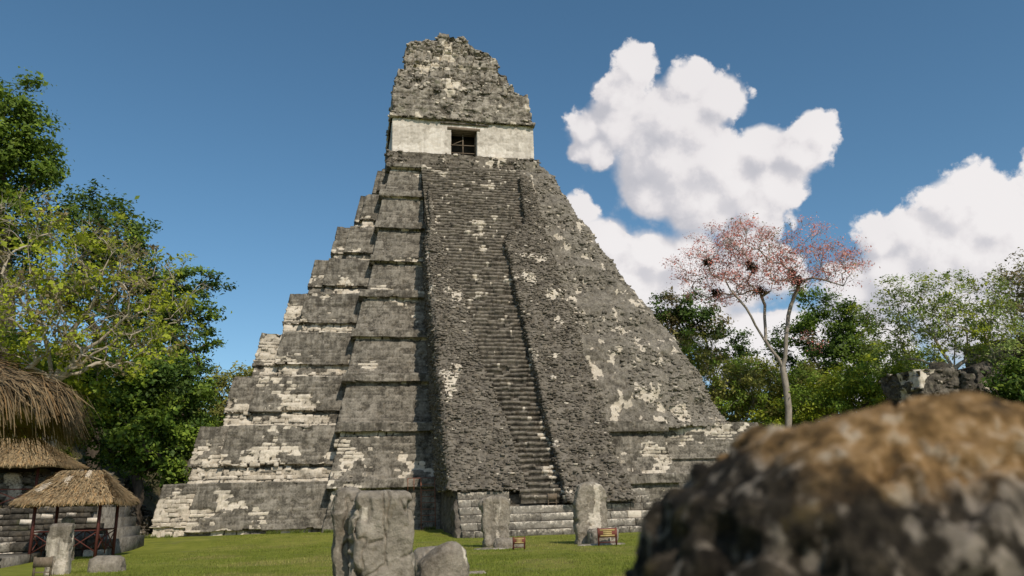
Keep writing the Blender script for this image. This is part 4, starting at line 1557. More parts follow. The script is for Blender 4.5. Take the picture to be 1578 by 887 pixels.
def build_stelae():
    # foreground pair
    Y = CAM[1] + 12.0
    xm, pr = px_prof([(757, 548, 625), (760, 543, 632), (775, 538, 634), (800, 537, 635), (850, 535, 637), (887, 536, 638), (930, 536, 640)], Y)
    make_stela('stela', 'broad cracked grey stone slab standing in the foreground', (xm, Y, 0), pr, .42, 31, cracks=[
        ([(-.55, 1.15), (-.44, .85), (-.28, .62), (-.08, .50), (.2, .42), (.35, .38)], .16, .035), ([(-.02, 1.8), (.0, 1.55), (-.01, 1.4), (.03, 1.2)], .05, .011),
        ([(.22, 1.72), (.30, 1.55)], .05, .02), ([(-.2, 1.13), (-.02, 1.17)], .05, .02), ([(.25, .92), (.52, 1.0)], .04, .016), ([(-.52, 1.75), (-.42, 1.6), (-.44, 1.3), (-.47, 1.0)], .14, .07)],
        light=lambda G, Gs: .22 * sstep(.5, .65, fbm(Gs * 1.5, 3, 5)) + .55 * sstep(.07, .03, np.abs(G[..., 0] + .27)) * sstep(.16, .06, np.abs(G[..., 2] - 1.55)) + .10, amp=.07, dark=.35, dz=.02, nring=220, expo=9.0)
    xm, pr = px_prof([(752, 526, 550), (755, 520, 556), (762, 516, 560), (775, 514, 562), (800, 512, 562), (850, 511, 562), (930, 511, 562)], Y + .55)
    make_stela('stela', 'narrow round topped grey stone directly behind the cracked slab\'s left edge', (xm, Y + .55, 0), pr, .5, 33, amp=.07, dark=.7, dz=.025, nring=150,
               light=lambda G, Gs: .4 * sstep(.56, .66, fbm(Gs * 2.2, 3, 6)) + .05)
    # leaning altar fragments beside them
    Y2 = CAM[1] + 13.2
    xm, pr = px_prof([(834, 690, 702), (840, 676, 712), (850, 662, 719), (862, 646, 722), (880, 639, 725), (905, 637, 726), (930, 637, 726)], Y2, -.1)
    make_stela('altar_fragment', 'leaning wedge shaped grey boulder with a small hole, foreground', (xm, Y2, 0), pr, .6, 35, amp=.035, dark=.45, cat='boulder',
               cracks=[([(.30, .42), (.31, .43)], .09, .05)], expo=3.2, rotz=.05, light=lambda G, Gs: .12 + .5 * sstep(.06, .0, np.abs(G[..., 0] - (.42 - .1 * G[..., 2]))) * sstep(.3, .8, G[..., 2]))
    Y3 = CAM[1] + 15.0
    xm, pr = px_prof([(841, 645, 690), (845, 637, 700), (856, 634, 704), (880, 634, 704), (905, 634, 704)], Y3, -.1)
    make_stela('altar_fragment', 'low flat topped grey stone behind the leaning wedge boulder', (xm, Y3, 0), pr, .9, 36, amp=.04, dark=.5, cat='boulder', expo=3.5, light=streak_light(.4, 0, .8, 3))
    # stelae at the foot of the stairway
    P = at_z(905, 838)
    xm, pr = px_prof([(743, 898, 916), (747, 890, 925), (755, 887, 934), (775, 884, 935), (800, 884, 935), (838, 886, 935)], P[1], -.12)
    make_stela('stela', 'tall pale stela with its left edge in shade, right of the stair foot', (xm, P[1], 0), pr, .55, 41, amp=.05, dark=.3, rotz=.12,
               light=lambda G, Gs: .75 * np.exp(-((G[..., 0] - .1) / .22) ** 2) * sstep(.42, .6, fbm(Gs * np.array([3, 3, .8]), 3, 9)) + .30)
    P2 = at_z(765, 843)
    xm, pr = px_prof([(763, 752, 772), (767, 743, 780), (775, 739, 784), (800, 740, 785), (843, 744, 784)], P2[1], -.12)
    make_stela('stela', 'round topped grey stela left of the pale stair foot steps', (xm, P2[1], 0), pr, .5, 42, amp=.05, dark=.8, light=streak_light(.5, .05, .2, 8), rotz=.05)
    P3 = at_z(930, 838)
    xm, pr = px_prof([(814, 908, 950), (818, 905, 953), (838, 907, 950)], P3[1] - .3, -.1)
    make_stela('altar', 'drum shaped stone altar in front of the tall pale stela', (xm, P3[1] - .3, 0), pr, 1.2, 43, amp=.04, dark=.4, cat='altar', expo=2.4, light=streak_light(.5, 0, .8, 5))
    xm, pr = px_prof([(828, 766, 800), (833, 760, 807), (844, 760, 807)], P2[1] - .8, -.1)
    make_stela('altar', 'low broken stone altar before the round topped stela', (xm, P2[1] - .8, 0), pr, .8, 44, amp=.06, dark=.5, cat='altar', expo=2.6)
    # by the thatched shelter
    P4 = at_z(92, 884)
    xm, pr = px_prof([(806, 82, 114), (809, 76, 115), (820, 75, 114), (850, 71, 110), (884, 68, 106)], P4[1], -.15)
    make_stela('stela', 'black and white stained stela before the nearer thatched shelter', (xm, P4[1], 0), pr, .4, 45, amp=.04, dark=1.0,
               light=lambda G, Gs: .9 * sstep(1.30, .95, G[..., 2] + 1.2 * (fbm(Gs * 2.2, 3, 4) - .5)) * sstep(.42, .5, fbm(Gs * np.array([3.5, 3.5, 1.2]), 3, 14) + .06) + .0)
    xm, pr = px_prof([(797, 100, 108), (800, 96, 113), (820, 95, 114), (870, 95, 114)], -14.0, 0)
    make_stela('stela', 'dark round topped stela under the nearer thatched roof', (xm, -14.0, 0), pr, .4, 46, amp=.03, dark=1.0)
    P5 = at_z(165, 880)
    xm, pr = px_prof([(857, 150, 185), (860, 140, 192), (880, 137, 193)], P5[1], -.1)
    make_stela('altar', 'low rounded grey stone lying right of the nearer shelter', (xm, P5[1], 0), pr, .8, 47, amp=.05, dark=.5, cat='altar', expo=3)
    xm, pr = px_prof([(728, 12, 28), (732, 7, 33), (750, 5, 36), (790, 3, 36)], -5.6, 1.9)
    make_stela('stela', 'whitish stela under the farther thatched roof', (xm, -5.6, 0.0), pr, .4, 48, amp=.03, dark=.3, ltone=.55)
    # thin stone aprons on the grass
    for i, (x, y, w, d, lab) in enumerate(((760, 846, 1.5, .8, 'flat stone slab let into the grass under the round topped stela'), (925, 840, 2.0, .8, 'flat stone slab let into the grass under the pale stela'),
                                     (735, 884, .5, .3, 'small flat stone right of the wedge boulder'), (995, 852, .8, .35, 'thin pale stone lying in the grass right of the altar'))):
        Q = at_z(x, y)
        prf = [(-.05, -w / 2, w / 2), (.02, -w / 2, w / 2), (.05, -w / 2 + .06, w / 2 - .06)]
        make_stela('paving_slab', lab, (Q[0], Q[1], float(ground_z(Q[0], Q[1]))), prf, d, 80 + i, amp=.03, dark=.1, cat='slab', expo=2.6, ltone=.4, nring=40)
    P6 = at_d(995, 880, 9.0)
    xm, pr = px_prof([(864, 992, 1006), (868, 985, 1012), (887, 980, 1016), (930, 975, 1020)], P6[1], -.1)
    make_stela('low_stone', 'small dark stone peeping out left of the lichened foreground rock', (xm, P6[1], 0), pr, .4, 49, amp=.03, dark=1.0, cat='stone')


build_stelae()


def boulder_mat():
    m, g, out = new_mat('lichened_rock')
    pos = g.n('ShaderNodeNewGeometry').outputs['Position']
    at = g.n('ShaderNodeAttribute', None, attribute_name='Col').outputs['Color']
    sp = g.n('ShaderNodeSeparateColor', {0: at})
    n1 = g.noise(pos, 7.0, 7, 0.6)
    n2 = g.noise(pos, 26.0, 6, 0.65)
    n3 = g.noise(g.vmath('ADD', pos, (3.1, 0, 0)), 17.0, 5, 0.55)
    n4 = g.noise(g.vmath('MULTIPLY', pos, (1, 1, .5)), 27.0, 4, 0.5)
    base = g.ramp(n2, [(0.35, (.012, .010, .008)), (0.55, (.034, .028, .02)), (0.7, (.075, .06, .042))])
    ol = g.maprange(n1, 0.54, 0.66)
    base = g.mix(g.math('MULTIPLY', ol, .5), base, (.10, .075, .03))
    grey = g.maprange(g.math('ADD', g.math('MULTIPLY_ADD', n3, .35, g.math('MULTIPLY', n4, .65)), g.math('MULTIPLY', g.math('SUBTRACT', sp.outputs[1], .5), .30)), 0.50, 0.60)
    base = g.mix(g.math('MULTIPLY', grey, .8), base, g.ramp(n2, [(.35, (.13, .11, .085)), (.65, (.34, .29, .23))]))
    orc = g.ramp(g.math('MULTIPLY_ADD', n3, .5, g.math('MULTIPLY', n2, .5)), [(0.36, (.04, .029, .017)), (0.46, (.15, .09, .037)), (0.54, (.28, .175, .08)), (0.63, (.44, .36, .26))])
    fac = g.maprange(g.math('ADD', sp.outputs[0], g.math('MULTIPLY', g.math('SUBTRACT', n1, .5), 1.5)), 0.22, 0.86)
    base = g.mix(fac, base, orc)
    bp = g.n('ShaderNodeBump', {'Height': g.math('ADD', n2, n1), 'Strength': 0.9, 'Distance': 0.03})
    bs = g.n('ShaderNodeBsdfPrincipled', {'Base Color': base, 'Roughness': 0.95, 'Normal': bp.outputs[0], 'Specular IOR Level': 0.1})
    g.t.links.new(bs.outputs[0], out.inputs[0])
    return m


def build_boulder():
    M = boulder_mat()
    D = 1.45
    f2 = np.array([FF[0], FF[1]]); f2 /= np.linalg.norm(f2)
    r2 = np.array([f2[1], -f2[0]])
    outline = [(985, 900), (1003, 845), (1024, 790), (1036, 768), (1072, 744), (1126, 706), (1174, 670), (1206, 650), (1238, 637), (1280, 626), (1325, 617), (1362, 609), (1400, 605), (1450, 610), (1500, 614), (1545, 622), (1590, 640), (1650, 690), (1700, 760), (1730, 860), (1740, 900)]
    pts = []
    for x, y in outline:
        d = ray(x, y)
        t = D / (d[:2] @ f2)
        P = CAM + d * t
        pts.append(((P[:2] - CAM[:2]) @ r2, P[2]))
    pts = np.array(pts)
    k = 12
    ztop = pts[k, 1]
    lz, lx = pts[:k + 1, 1], pts[:k + 1, 0]
    rz, rx = pts[k:, 1][::-1], pts[k:, 0][::-1]
    zs = np.concatenate([np.linspace(-.1, 1.2, 40), np.linspace(1.22, ztop - .001, 110)])
    rows = []
    for z in zs:
        zz = max(z, lz[0])
        xl = np.interp(zz, lz, lx); xr = np.interp(max(z, rz[0]), rz, rx)
        if z < lz[0]:
            xl -= .05 * (lz[0] - z)
        h = max(0.0, (ztop - z) / .30)
        q = min(1.0, math.sqrt(h)) if h < 1 else 1.0
        rows.append((z, xl, xr, -.30 * q + .02, .55 * q + .08))
    G = loft_rock(rows, 170, 2.6)
    N = grid_normals(G, True)
    d = -.016 + (fbm(G * 5, 3, 191) - .5) * .035 + (fbm(G * 17, 3, 92) - .5) * .045 - sstep(.56, .66, fbm(G * 9, 3, 93)) * .035 + sstep(.6, .72, fbm(G * 13, 2, 94)) * .02
    G2 = G + N * d[..., None]
    up = N[..., 2]
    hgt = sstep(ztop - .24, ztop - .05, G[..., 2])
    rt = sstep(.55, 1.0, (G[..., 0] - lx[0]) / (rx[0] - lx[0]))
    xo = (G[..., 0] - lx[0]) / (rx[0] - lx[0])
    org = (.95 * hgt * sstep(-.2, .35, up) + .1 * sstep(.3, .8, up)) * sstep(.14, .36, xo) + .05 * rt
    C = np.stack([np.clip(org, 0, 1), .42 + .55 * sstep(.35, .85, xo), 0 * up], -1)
    W = np.empty_like(G2)
    W[..., 0] = CAM[0] + r2[0] * G2[..., 0] + f2[0] * (G2[..., 1] + D)
    W[..., 1] = CAM[1] + r2[1] * G2[..., 0] + f2[1] * (G2[..., 1] + D)
    W[..., 2] = G2[..., 2]
    c = W[0].mean(0)
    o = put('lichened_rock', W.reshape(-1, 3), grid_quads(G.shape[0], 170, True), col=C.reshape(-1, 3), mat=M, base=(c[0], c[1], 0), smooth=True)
    tag(o, 'large dark rock with orange lichen on top, close in the lower right corner', 'rock')


build_boulder()


# ------------------------------------------------------------------ thatched shelters
def thatch(rng, eave, ridge, ez, rz, n, length, thick=.012, fringe=.4, name='thatch_fringe', parent=None, droop=.25, tone=(.6, 1.25), mess=.13, pale=()):
    """strands laid down the four slopes of a hipped roof. eave=(x0,y0,x1,y1), ridge=(xa,ya,xb,yb)"""
    x0, y0, x1, y1 = eave
    xa, ya, xb_, yb_ = ridge
    cor = [np.array((x0, y0, ez)), np.array((x1, y0, ez)), np.array((x1, y1, ez)), np.array((x0, y1, ez))]
    ra, rb = np.array((xa, ya, rz)), np.array((xb_, yb_, rz))
    faces = [(cor[0], cor[1], rb, ra), (cor[1], cor[2], rb, rb), (cor[2], cor[3], ra, rb), (cor[3], cor[0], ra, ra)]
    ar = [np.linalg.norm(f[1] - f[0]) for f in faces]
    cnt = [int(n * a / sum(ar)) for a in ar]
    Vs, Qs, Cs, m = [], [], [], 0
    for f, c in zip(faces, cnt):
        u = rng.random(c)
        v = np.where(rng.random(c) < fringe, rng.uniform(-.02, .12, c), rng.random(c) ** 1.3)
        e = f[0] * (1 - u)[:, None] + f[1] * u[:, None]
        tpt = f[3] * (1 - u)[:, None] + f[2] * u[:, None]
        down = e - tpt
        dl = np.linalg.norm(down, axis=1, keepdims=True) + 1e-6
        down = down / dl
        nrm = np.cross(f[1] - f[0], f[3] - f[0]); nrm /= np.linalg.norm(nrm)
        if nrm[2] < 0:
            nrm = -nrm
        p = e * (1 - v)[:, None] + tpt * v[:, None] + nrm * rng.uniform(.02, .08, c)[:, None]
        L = length * rng.uniform(.35, 1.3, c)
        side = np.cross(down, nrm) * thick * rng.uniform(.6, 1.7, c)[:, None]
        dj = down + rng.normal(0, mess, (c, 3))
        q1 = p + dj * (L * .5)[:, None] + nrm * .02
        lowv = np.clip(1 - v * 6, 0, 1)
        q2 = q1 + (dj * (1 - droop * lowv)[:, None] + np.array([0, 0, -1]) * (droop * 1.6 * lowv)[:, None]) * (L * .5)[:, None] + rng.normal(0, .02, (c, 3))
        V = np.stack([p - side, p + side, q1 + side, q1 - side, q2 + side * .4, q2 - side * .4], 1).reshape(-1, 3)
        b = np.arange(c)[:, None] * 6
        Q = np.concatenate([b + np.array([[0, 1, 2, 3]]), b + np.array([[3, 2, 4, 5]])]) + m
        Vs.append(V); Qs.append(Q); m += len(V)
        tn = rng.uniform(*tone, c)[:, None] * np.where(rng.random(c) < .3, 1, 1)[:, None] * np.array([(1, 1, 1)]) * np.where(rng.random((c, 1)) < .25, np.array([(1.1, .95, .8)]), 1)
        if f is faces[0]:
            for ua, ub, va, vb in pale:
                tn = np.where(((u > ua) & (u < ub) & (v > va) & (v < vb))[:, None], np.array([(1.9, 2.2, 3.0)]), tn)
        Cs.append(np.repeat(tn, 6, axis=0))
    return put(name, np.concatenate(Vs), np.concatenate(Qs), col=np.concatenate(Cs), mat=M_THATCH, parent=parent, kind='stuff')


def roof_shell(eave, ridge, ez, rz, parent, seed=1, name='thatched_roof', sag=.0):
    x0, y0, x1, y1 = eave
    xa, ya, xb_, yb_ = ridge
    n = 14
    rows = []
    for i in range(n + 1):
        t = i / n
        z = ez + (rz - ez) * t - .22 * math.sin(math.pi * t) * (rz - ez) * sag
        p = np.array([(x0 * (1 - t) + xa * t, y0 * (1 - t) + ya * t), (x1 * (1 - t) + xb_ * t, y0 * (1 - t) + yb_ * t - 0 * t),
                      (x1 * (1 - t) + xb_ * t, y1 * (1 - t) + yb_ * t), (x0 * (1 - t) + xa * t, y1 * (1 - t) + ya * t), (x0 * (1 - t) + xa * t, y0 * (1 - t) + ya * t)])
        r = resample(p, [24, 16, 24, 16])[:-1]
        rows.append(np.concatenate([r, np.full((len(r), 1), z)], 1))
    G = np.array(rows)
    d = (fbm(G * 2.5, 3, seed) - .5) * .16
    G[..., 2] += d
    under = G[:1].copy(); under[..., 2] -= .16
    inn = G[:1].copy(); inn[..., 2] += .3
    cx = np.array([(x0 + x1) / 2, (y0 + y1) / 2])
    inn[..., :2] = cx + (inn[..., :2] - cx) * .6
    G = np.concatenate([inn, under, G])
    C = np.ones((G.shape[0] * G.shape[1], 3)) * .8
    return put(name, G.reshape(-1, 3), grid_quads(G.shape[0], G.shape[1], True), col=C, mat=M_THATCH, parent=parent)


def beam(parent, name, p, q, r, mat, n=6):
    a = Acc(); a.tube([p, q], r, n)
    return a.put(name, mat, parent)


def rect_beam(parent, name, p, q, w, mat):
    """square timber from p to q"""
    a = Acc(); a.tube([p, q], w * .72, 4)
    return a.put(name, mat, parent)


def shelter(label, fl, fr, depth, zb, eave_h, ridge_h, over, seed, nstr, rails=True, group=None, slen=.5, pale=()):
    rng = np.random.default_rng(seed)
    x0, y0 = fl; x1 = fr
    y1 = y0 + depth
    cx, cy = (x0 + x1) / 2, (y0 + y1) / 2
    t = thing('thatched_shelter', label, 'shelter', (cx, cy, zb), group)
    for (x, y) in ((x0, y0), (x1, y0), (x1, y1), (x0, y1)):
        zg = min(zb, float(ground_z(x, y))) - .1
        rect_beam(t, 'post', (x, y, zg), (x, y, zb + eave_h + .25), .085, M_WOOD_RED)
    eave = (x0 - over, y0 - over, x1 + over, y1 + over)
    rl = (x1 - x0) * .30
    ridge = (cx - rl, cy, cx + rl, cy)
    ez, rz = zb + eave_h, zb + ridge_h
    roof = roof_shell(eave, ridge, ez, rz, t, seed)
    thatch(rng, eave, ridge, ez, rz, nstr, slen, thick=.014, parent=roof, fringe=.4, pale=pale)
    if rails:
        for (a, b) in (((x0, y0), (x1, y0)), ((x1, y0), (x1, y1)), ((x1, y1), (x0, y1)), ((x0, y1), (x0, y0))):
            pa = lambda f, z: (a[0] * (1 - f) + b[0] * f, a[1] * (1 - f) + b[1] * f, zb + z)
            rect_beam(t, 'rail', pa(0, .85), pa(1, .85), .035, M_WOOD_RED)
            for f0, f1 in ((0, .5), (.5, 1)):
                rect_beam(t, 'cross_brace', pa(f0, .1), pa(f1, .82), .03, M_WOOD_RED)
                rect_beam(t, 'cross_brace', pa(f0, .82), pa(f1, .1), .03, M_WOOD_RED)
            rect_beam(t, 'rail_post', pa(.5, 0), pa(.5, .85), .03, M_WOOD_RED)
    for x in (x0, x1):
        rect_beam(t, 'roof_beam', (x, y0 - .2, ez + .12), (x, y1 + .2, ez + .12), .06, M_WOOD_RED)
    return t


def build_shelters():
    a = at_y(44, 862, -14.6); b = at_y(146, 859, -14.6)
    shelter('small open shelter with hipped thatched roof and red posts, left of the pyramid', (a[0], -14.6), b[0], 2.3, .18, 1.9, 3.0, 0.5, 51, 15000, pale=((.30, .40, .62, .86), (.64, .76, .78, 1.01), (.05, .16, .35, .6)), slen=.26, group='thatched shelters')
    # bare pale patches of worn thatch
    c = at_y(40, 790, -6.5)
    shelter('farther thatched shelter with red rails, standing on the stone steps at the left edge', (c[0] - 3.1, -6.6), c[0] + .3, 2.4, 1.9, 1.9, 3.2, 1.0, 52, 9000, group='thatched shelters', slen=.26)
    # the near one: only the corner of its roof reaches into the picture
    e = at_d(74, 600, 13.5)
    x1, y1 = e[0], e[1]
    t = thing('thatched_shelter', 'nearest thatched shelter, only its shaggy palm roof corner showing at the left edge', 'shelter', (x1, y1, 0), 'thatched shelters')
    eave = (x1 - 6.0, y1, x1, y1 + 4.4)
    ridge = (x1 - 3.8, y1 + 2.2, x1 - 2.2, y1 + 2.2)
    ez, rz = e[2], e[2] + 1.35
    rng = np.random.default_rng(53)
    roof = roof_shell(eave, ridge, ez, rz, t, 53)
    thatch(rng, eave, ridge, ez, rz, 26000, .70, thick=.0065, fringe=.55, parent=roof, droop=.5, tone=(.25, .85), mess=.2)
    for (x, y) in ((x1 - 2.0, y1 + .9), (x1 - 5.0, y1 + .9), (x1 - 5.0, y1 + 3.5), (x1 - 2.0, y1 + 3.5)):
        rect_beam(t, 'post', (x, y, -.1), (x, y, ez + .5), .09, M_WOOD_RED)
    for y in (y1 + .9, y1 + 3.5):
        rect_beam(t, 'roof_beam', (x1 - 5.6, y, ez + .42), (x1 - .6, y, ez + .42), .06, M_WOOD_RED)
    t.rotation_euler = (0, 0, rad(19))


build_shelters()


# ------------------------------------------------------------------ stone steps at the left edge
def build_left_steps():
    t = thing('stone_steps', 'grey stone steps rising behind the thatched shelters at the left edge', 'steps', (-26, -10, 0))
    rng = np.random.default_rng(90)
    xe = lambda y: at_y(172, 815, y)[0]
    rowsd = [(-17.6, .32, -20.2, -30), (-11.6, .62, xe(-11.6), -27), (-10.9, 1.02, xe(-10.9) - .2, -27), (-10.2, 1.45, xe(-10.2) - .4, -27), (-9.5, 1.9, xe(-9.5) - .7, -27)]
    zp = [-.1, -.1, .62, 1.02, 1.45]
    core = Acc()
    for (y, z, xr, xl), zb in zip(rowsd, zp):
        core.box((xl, y + .25, -.3), (xr - .1, y + (4 if z < .5 else 6), z - .03), (.1, .5, .4))
    core.put('core', M_BLOCK, t)
    for (y, z, xr, xl), zb in zip(rowsd, zp):
        hh = z - max(zb, z - .75)
        nc = 2 if hh > .38 else 1
        for c in range(nc):
            x = xr - rng.uniform(0, .2)
            while x > xl:
                w = rng.uniform(.35, .95)
                if not (z == 1.02 and -20.8 < x - w / 2 < -19.4):
                    h = hh / nc
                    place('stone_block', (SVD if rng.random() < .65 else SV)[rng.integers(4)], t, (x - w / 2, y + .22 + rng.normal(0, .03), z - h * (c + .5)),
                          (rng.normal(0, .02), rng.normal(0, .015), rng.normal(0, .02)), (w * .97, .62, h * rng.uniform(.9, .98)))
                x -= w
    # rough rubble bank by the pyramid's left foot
    P0, P1 = at_y(188, 825, -6.0), at_y(226, 825, 3.0)
    rows = []
    for f in np.linspace(0, 1, 46):
        z = 3.6 * f ** .9 - .2
        p = resample(np.array([(P0[0] - 6 - 2.0 * f, -7.6 + 2.2 * f), (P0[0] - .3 - 1.7 * f, -7.0 + 2.2 * f), (P1[0] - .5 - 2.2 * f, 3.0 + 1.2 * f), (P1[0] - 1 - 2 * f, 9)]), [60, 110, 40])
        rows.append(np.concatenate([p, np.full((len(p), 1), z)], 1))
    G = np.array(rows); N = grid_normals(G)
    G = G + N * ((fbm(G * .9, 4, 95) - .5) * 1.9 + (fbm(G * 3.5, 3, 97) - .5) * .5)[..., None]
    C = np.stack([0 * G[..., 0] + .02, 0 * G[..., 0] + .9, fbm(G * 2, 3, 98) * .5], -1)
    o = put('rubble_bank', G.reshape(-1, 3), grid_quads(*G.shape[:2]), col=C.reshape(-1, 3), mat=M_HILL, base=(P0[0], -3, 0))
    tag(o, 'rough brown rubble bank between the nearer shelter and the pyramid\'s left foot', 'bank')
    n = 2600
    ii = rng.integers(0, G.shape[0], n); jj = rng.integers(0, G.shape[1], n)
    cl = stone_cols(n, rng, .03, .9)
    V, Q, C = stones(G[ii, jj], np.stack([rng.uniform(.12, .5, n), rng.uniform(.2, .4, n), rng.uniform(.08, .25, n)], -1), cl, rng)
    put('bedded_stones', V, Q, col=C, mat=M_RUBBLE, parent=o, kind='stuff')


build_left_steps()


# ------------------------------------------------------------------ ruin at the right
def build_ruin():
    D = 62
    c = at_d(1485, 640, D)
    t = thing('ruined_building', 'dark ruined stone building with broken openings above the lichened rock', 'ruin', (c[0], c[1], 0))
    y = c[1]
    def X(px):
        return at_y(px, 600, y)[0]
    def Z(px, py):
        return at_y(px, py, y)[2]
    zt = Z(1480, 572)
    pieces = [(1420, 1482, Z(1450, 566), 0.0), (1482, 1497, zt - .1, -.5), (1497, 1512, zt + .2, .9), (1512, 1550, zt + .4, 0.1)]
    rng = np.random.default_rng(6)
    for i, (a, b, ztop, dy) in enumerate(pieces):
        xa, xb2 = X(a), X(b)
        zs = np.arange(-.2, ztop, .11)
        rows = lift_rows(zs, lambda z: [(xa, y + 4), (xa, y + dy), (xb2, y + dy), (xb2, y + 4)], [20, max(6, int((xb2 - xa) / .11)), 20])
        rows.append(np.stack([rows[-1][:, 0], rows[-1][:, 1] * 0 + y + 3, rows[-1][:, 2]], -1))
        rough_loft('ruin_wall', rows, M_RUIN, t, 500 + i * 7, .5, -.08, .3, 500)
    # fallen crest stones
    for i, (px, py, w) in enumerate(((1448, 563, 1.0), (1512, 562, 1.1), (1542, 566, .9), (1530, 575, 1.6))):
        P = at_y(px, py, y + .8)
        place('stone_block', SVD[i], t, (P[0], P[1], P[2] - .2), (0, rng.normal(0, .1), rng.normal(0, .2)), (w, 1.0, .7))
    # farther wall block at the edge
    y2 = y + 6
    xa, xb2 = at_y(1548, 560, y2)[0], at_y(1640, 560, y2)[0]
    z2 = at_y(1560, 522, y2)[2]
    t2 = thing('ruined_tower', 'upright grey ruined wall among the trees at the right edge', 'ruin', (xa + 2, y2, 0))
    rows = lift_rows(np.arange(-.2, z2, .11), lambda z: [(xa, y2 + 4), (xa, y2), (xb2, y2), (xb2, y2 + 4)], [20, 50, 20])
    rows.append(np.stack([rows[-1][:, 0], rows[-1][:, 1] * 0 + y2 + 3, rows[-1][:, 2]], -1))
    rough_loft('ruin_wall', rows, M_RUBBLE, t2, 540, .3, -.08, .15, 300)


build_ruin()


# ------------------------------------------------------------------ signs and ladder
def sign(label, base, w, h, face, rotz=0.0, group='small visitor signs', board=None):
    t = thing('visitor_sign', label, 'sign', tuple(base), group)
    b = np.array(base, float)
    for s in (-1, 1):
        a = Acc(); a.box(b + np.array([s * w / 2 - .025, -.025, -.05]), b + np.array([s * w / 2 + .025, .025, h + .02]))
        a.put('post', M_WOOD_RED if face != 'back' else M_WOOD_OLD, t)
    a = Acc(); a.box(b + np.array([-w / 2 - .03, -.045, h * .48]), b + np.array([w / 2 + .03, -.027, h]))
    bd = a.put('board', M_SIGNRED if face == 'front' else M_WOOD_OLD, t)
    a = Acc(); a.box(b + np.array([-w / 2, -.02, h * .18]), b + np.array([w / 2, .02, h * .24]))
    a.put('cross_rail', M_WOOD_RED if face != 'back' else M_WOOD_OLD, t)
    if face == 'front':
        z0, z1 = h * .53, h * .95
        zz = np.linspace(z0, z1, 5)
        for i, (xl, xr) in enumerate(((-.40, .40), (-.24, .24), (-.24, .24), (-.42, .42))):
            a = Acc(); a.box(b + np.array([xl * w, -.052, zz[i] + .004]), b + np.array([xr * w, -.047, zz[i + 1] - .004]))
            a.put('yellow_panel', M_YELLOW, bd)
    return t


def build_small():
    P = at_z(930, 840)
    sign('red and yellow sign in front of the drum altar', (P[0], P[1] - .5, 0), .68, .62, 'front')
    P = at_z(792, 845)
    sign('red and yellow sign by the low broken altar', (P[0], P[1] - .9, 0), .40, .42, 'front')
    P = at_z(64, 888)
    sign('dark wooden sign at the bottom left beside the stained stela', (P[0], P[1], 0), .42, .50, 'back')
    P = at_y(850, 773, -6.3)
    sign('little brown wooden sign standing at the foot of the stair treads', (P[0], -6.45, 1.44), .42, .55, 'back')
    # rusty steel ladder against the terrace
    y = -.9
    a, b = at_y(645, 818, y), at_y(671, 818, y)
    zt = at_y(658, 736, y)[2]
    t = thing('steel_ladder', 'rusty steel ladder with a handrail in the corner left of the stairway', 'ladder', (a[0], y, 0))
    for x in (a[0] + .15, b[0]):
        beam(t, 'rail', (x, y, .1), (x, y + .35, zt), .03, M_RUST)
    n = 9
    for i in range(n):
        z = .35 + (zt - .35) * i / (n - 1)
        beam(t, 'rung', (a[0] + .15, y + .35 * z / zt, z), (b[0], y + .35 * z / zt, z), .022, M_RUST)
    c = at_y(629, 760, y)
    beam(t, 'handrail', (c[0], y + .3, zt), (b[0], y + .3, zt), .025, M_RUST)
    beam(t, 'handrail_post', (c[0], y + .35, at_y(629, 757, y)[2]), (c[0], y + .3, zt), .025, M_RUST)
    beam(t, 'handrail_post', (a[0] - .25, y + .35, at_y(629, 757, y)[2]), (a[0] - .25, y + .3, zt), .025, M_RUST)


build_small()


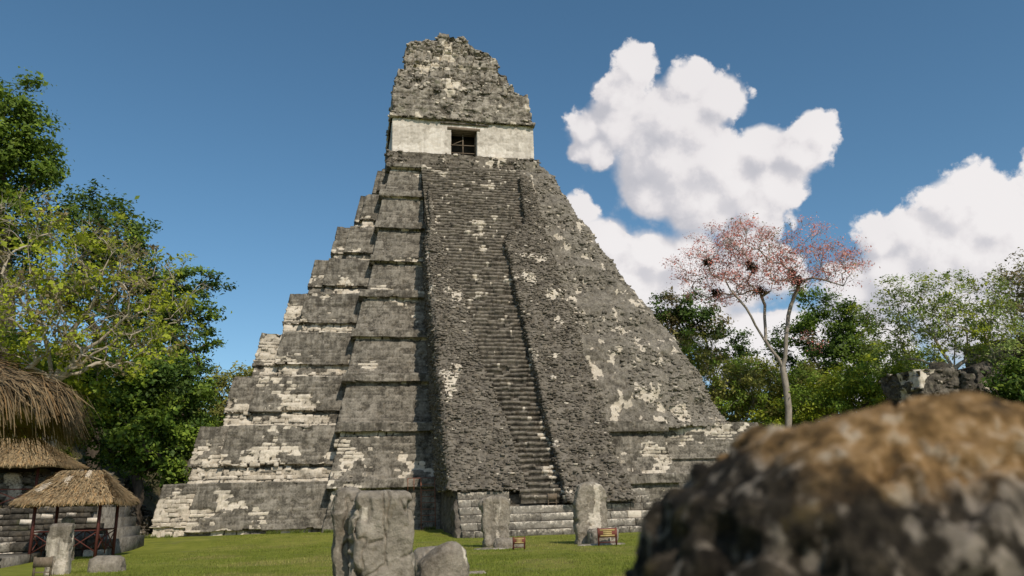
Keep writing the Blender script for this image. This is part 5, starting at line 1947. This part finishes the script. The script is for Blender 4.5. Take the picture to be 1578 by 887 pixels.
# ------------------------------------------------------------------ grass blades of the lawn
def build_grass():
    rng = np.random.default_rng(4)
    n = 90000
    d = 18 + 30 * rng.random(n) ** 1.4
    px = rng.uniform(100, 1100, n)
    pts = np.array([ray(0, 800)])
    az = np.arctan2(px - 789, FPX) + math.atan2(FF[0], FF[1])
    x = CAM[0] + np.sin(az) * d; y = CAM[1] + np.cos(az) * d
    k = (y < -0.9) & ~((x > -4.2) & (x < 6.6) & (y > -7.8)) & ~((x < -20) & (y > -18)) & ~((x < -15.6) & (y > -11.7))
    x, y = x[k], y[k]; n = len(x)
    z = ground_z(x, y)
    tuft = fbm(np.stack([x * 1.3, y * 1.3, x * 0], -1), 3, 9)
    h = (.02 + .05 * tuft) * rng.uniform(.6, 1.5, n)
    a = rng.uniform(0, 6.28, n)
    w = .012
    dx, dy = np.cos(a) * w, np.sin(a) * w
    lx, ly = rng.normal(0, .02, n), rng.normal(0, .02, n)
    V = np.stack([np.stack([x - dx, y - dy, z - .02], -1), np.stack([x + dx, y + dy, z - .02], -1), np.stack([x + lx, y + ly, z + h], -1)], 1).reshape(-1, 3)
    T = np.arange(n * 3).reshape(-1, 3)
    dry = sstep(.5, .62, fbm(np.stack([x * .5, y * .5, x * 0], -1), 4, 19))[:, None]
    g = (np.array([(.19, .225, .034)]) * (1 - dry) + np.array([(.30, .27, .09)]) * dry) * (rng.uniform(.6, 1.4, n) * (.6 + .8 * tuft))[:, None]
    # weeds along the foot of the walls
    nw = 5000
    xw = np.concatenate([rng.uniform(-20.5, -10.6, nw // 2), rng.uniform(-10.6, -4.5, nw // 2)])
    yw = np.where(xw < -10.6, .62, -.75) - np.abs(rng.normal(0, .18, nw))
    kw = fbm(np.stack([xw * .9, yw * 0, xw * 0], -1), 3, 14) > .48
    xw, yw = xw[kw], yw[kw]; nw = len(xw)
    zw = ground_z(xw, yw)
    hw = rng.uniform(.05, .24, nw); aw = rng.uniform(0, 6.28, nw)
    Vw = np.stack([np.stack([xw - np.cos(aw) * .02, yw - np.sin(aw) * .02, zw - .02], -1), np.stack([xw + np.cos(aw) * .02, yw + np.sin(aw) * .02, zw - .02], -1),
                   np.stack([xw + rng.normal(0, .06, nw), yw + rng.normal(0, .06, nw), zw + hw], -1)], 1).reshape(-1, 3)
    V = np.concatenate([V, Vw]); T = np.arange(len(V)).reshape(-1, 3)
    g = np.concatenate([g, np.array([(.15, .19, .035)]) * rng.uniform(.5, 1.4, (nw, 1))])
    o = put('lawn_grass', V, None, T, np.repeat(g, 3, axis=0), M_LEAF, kind='stuff')
    tag(o, 'short mown green grass covering the plaza', 'grass')


build_grass()
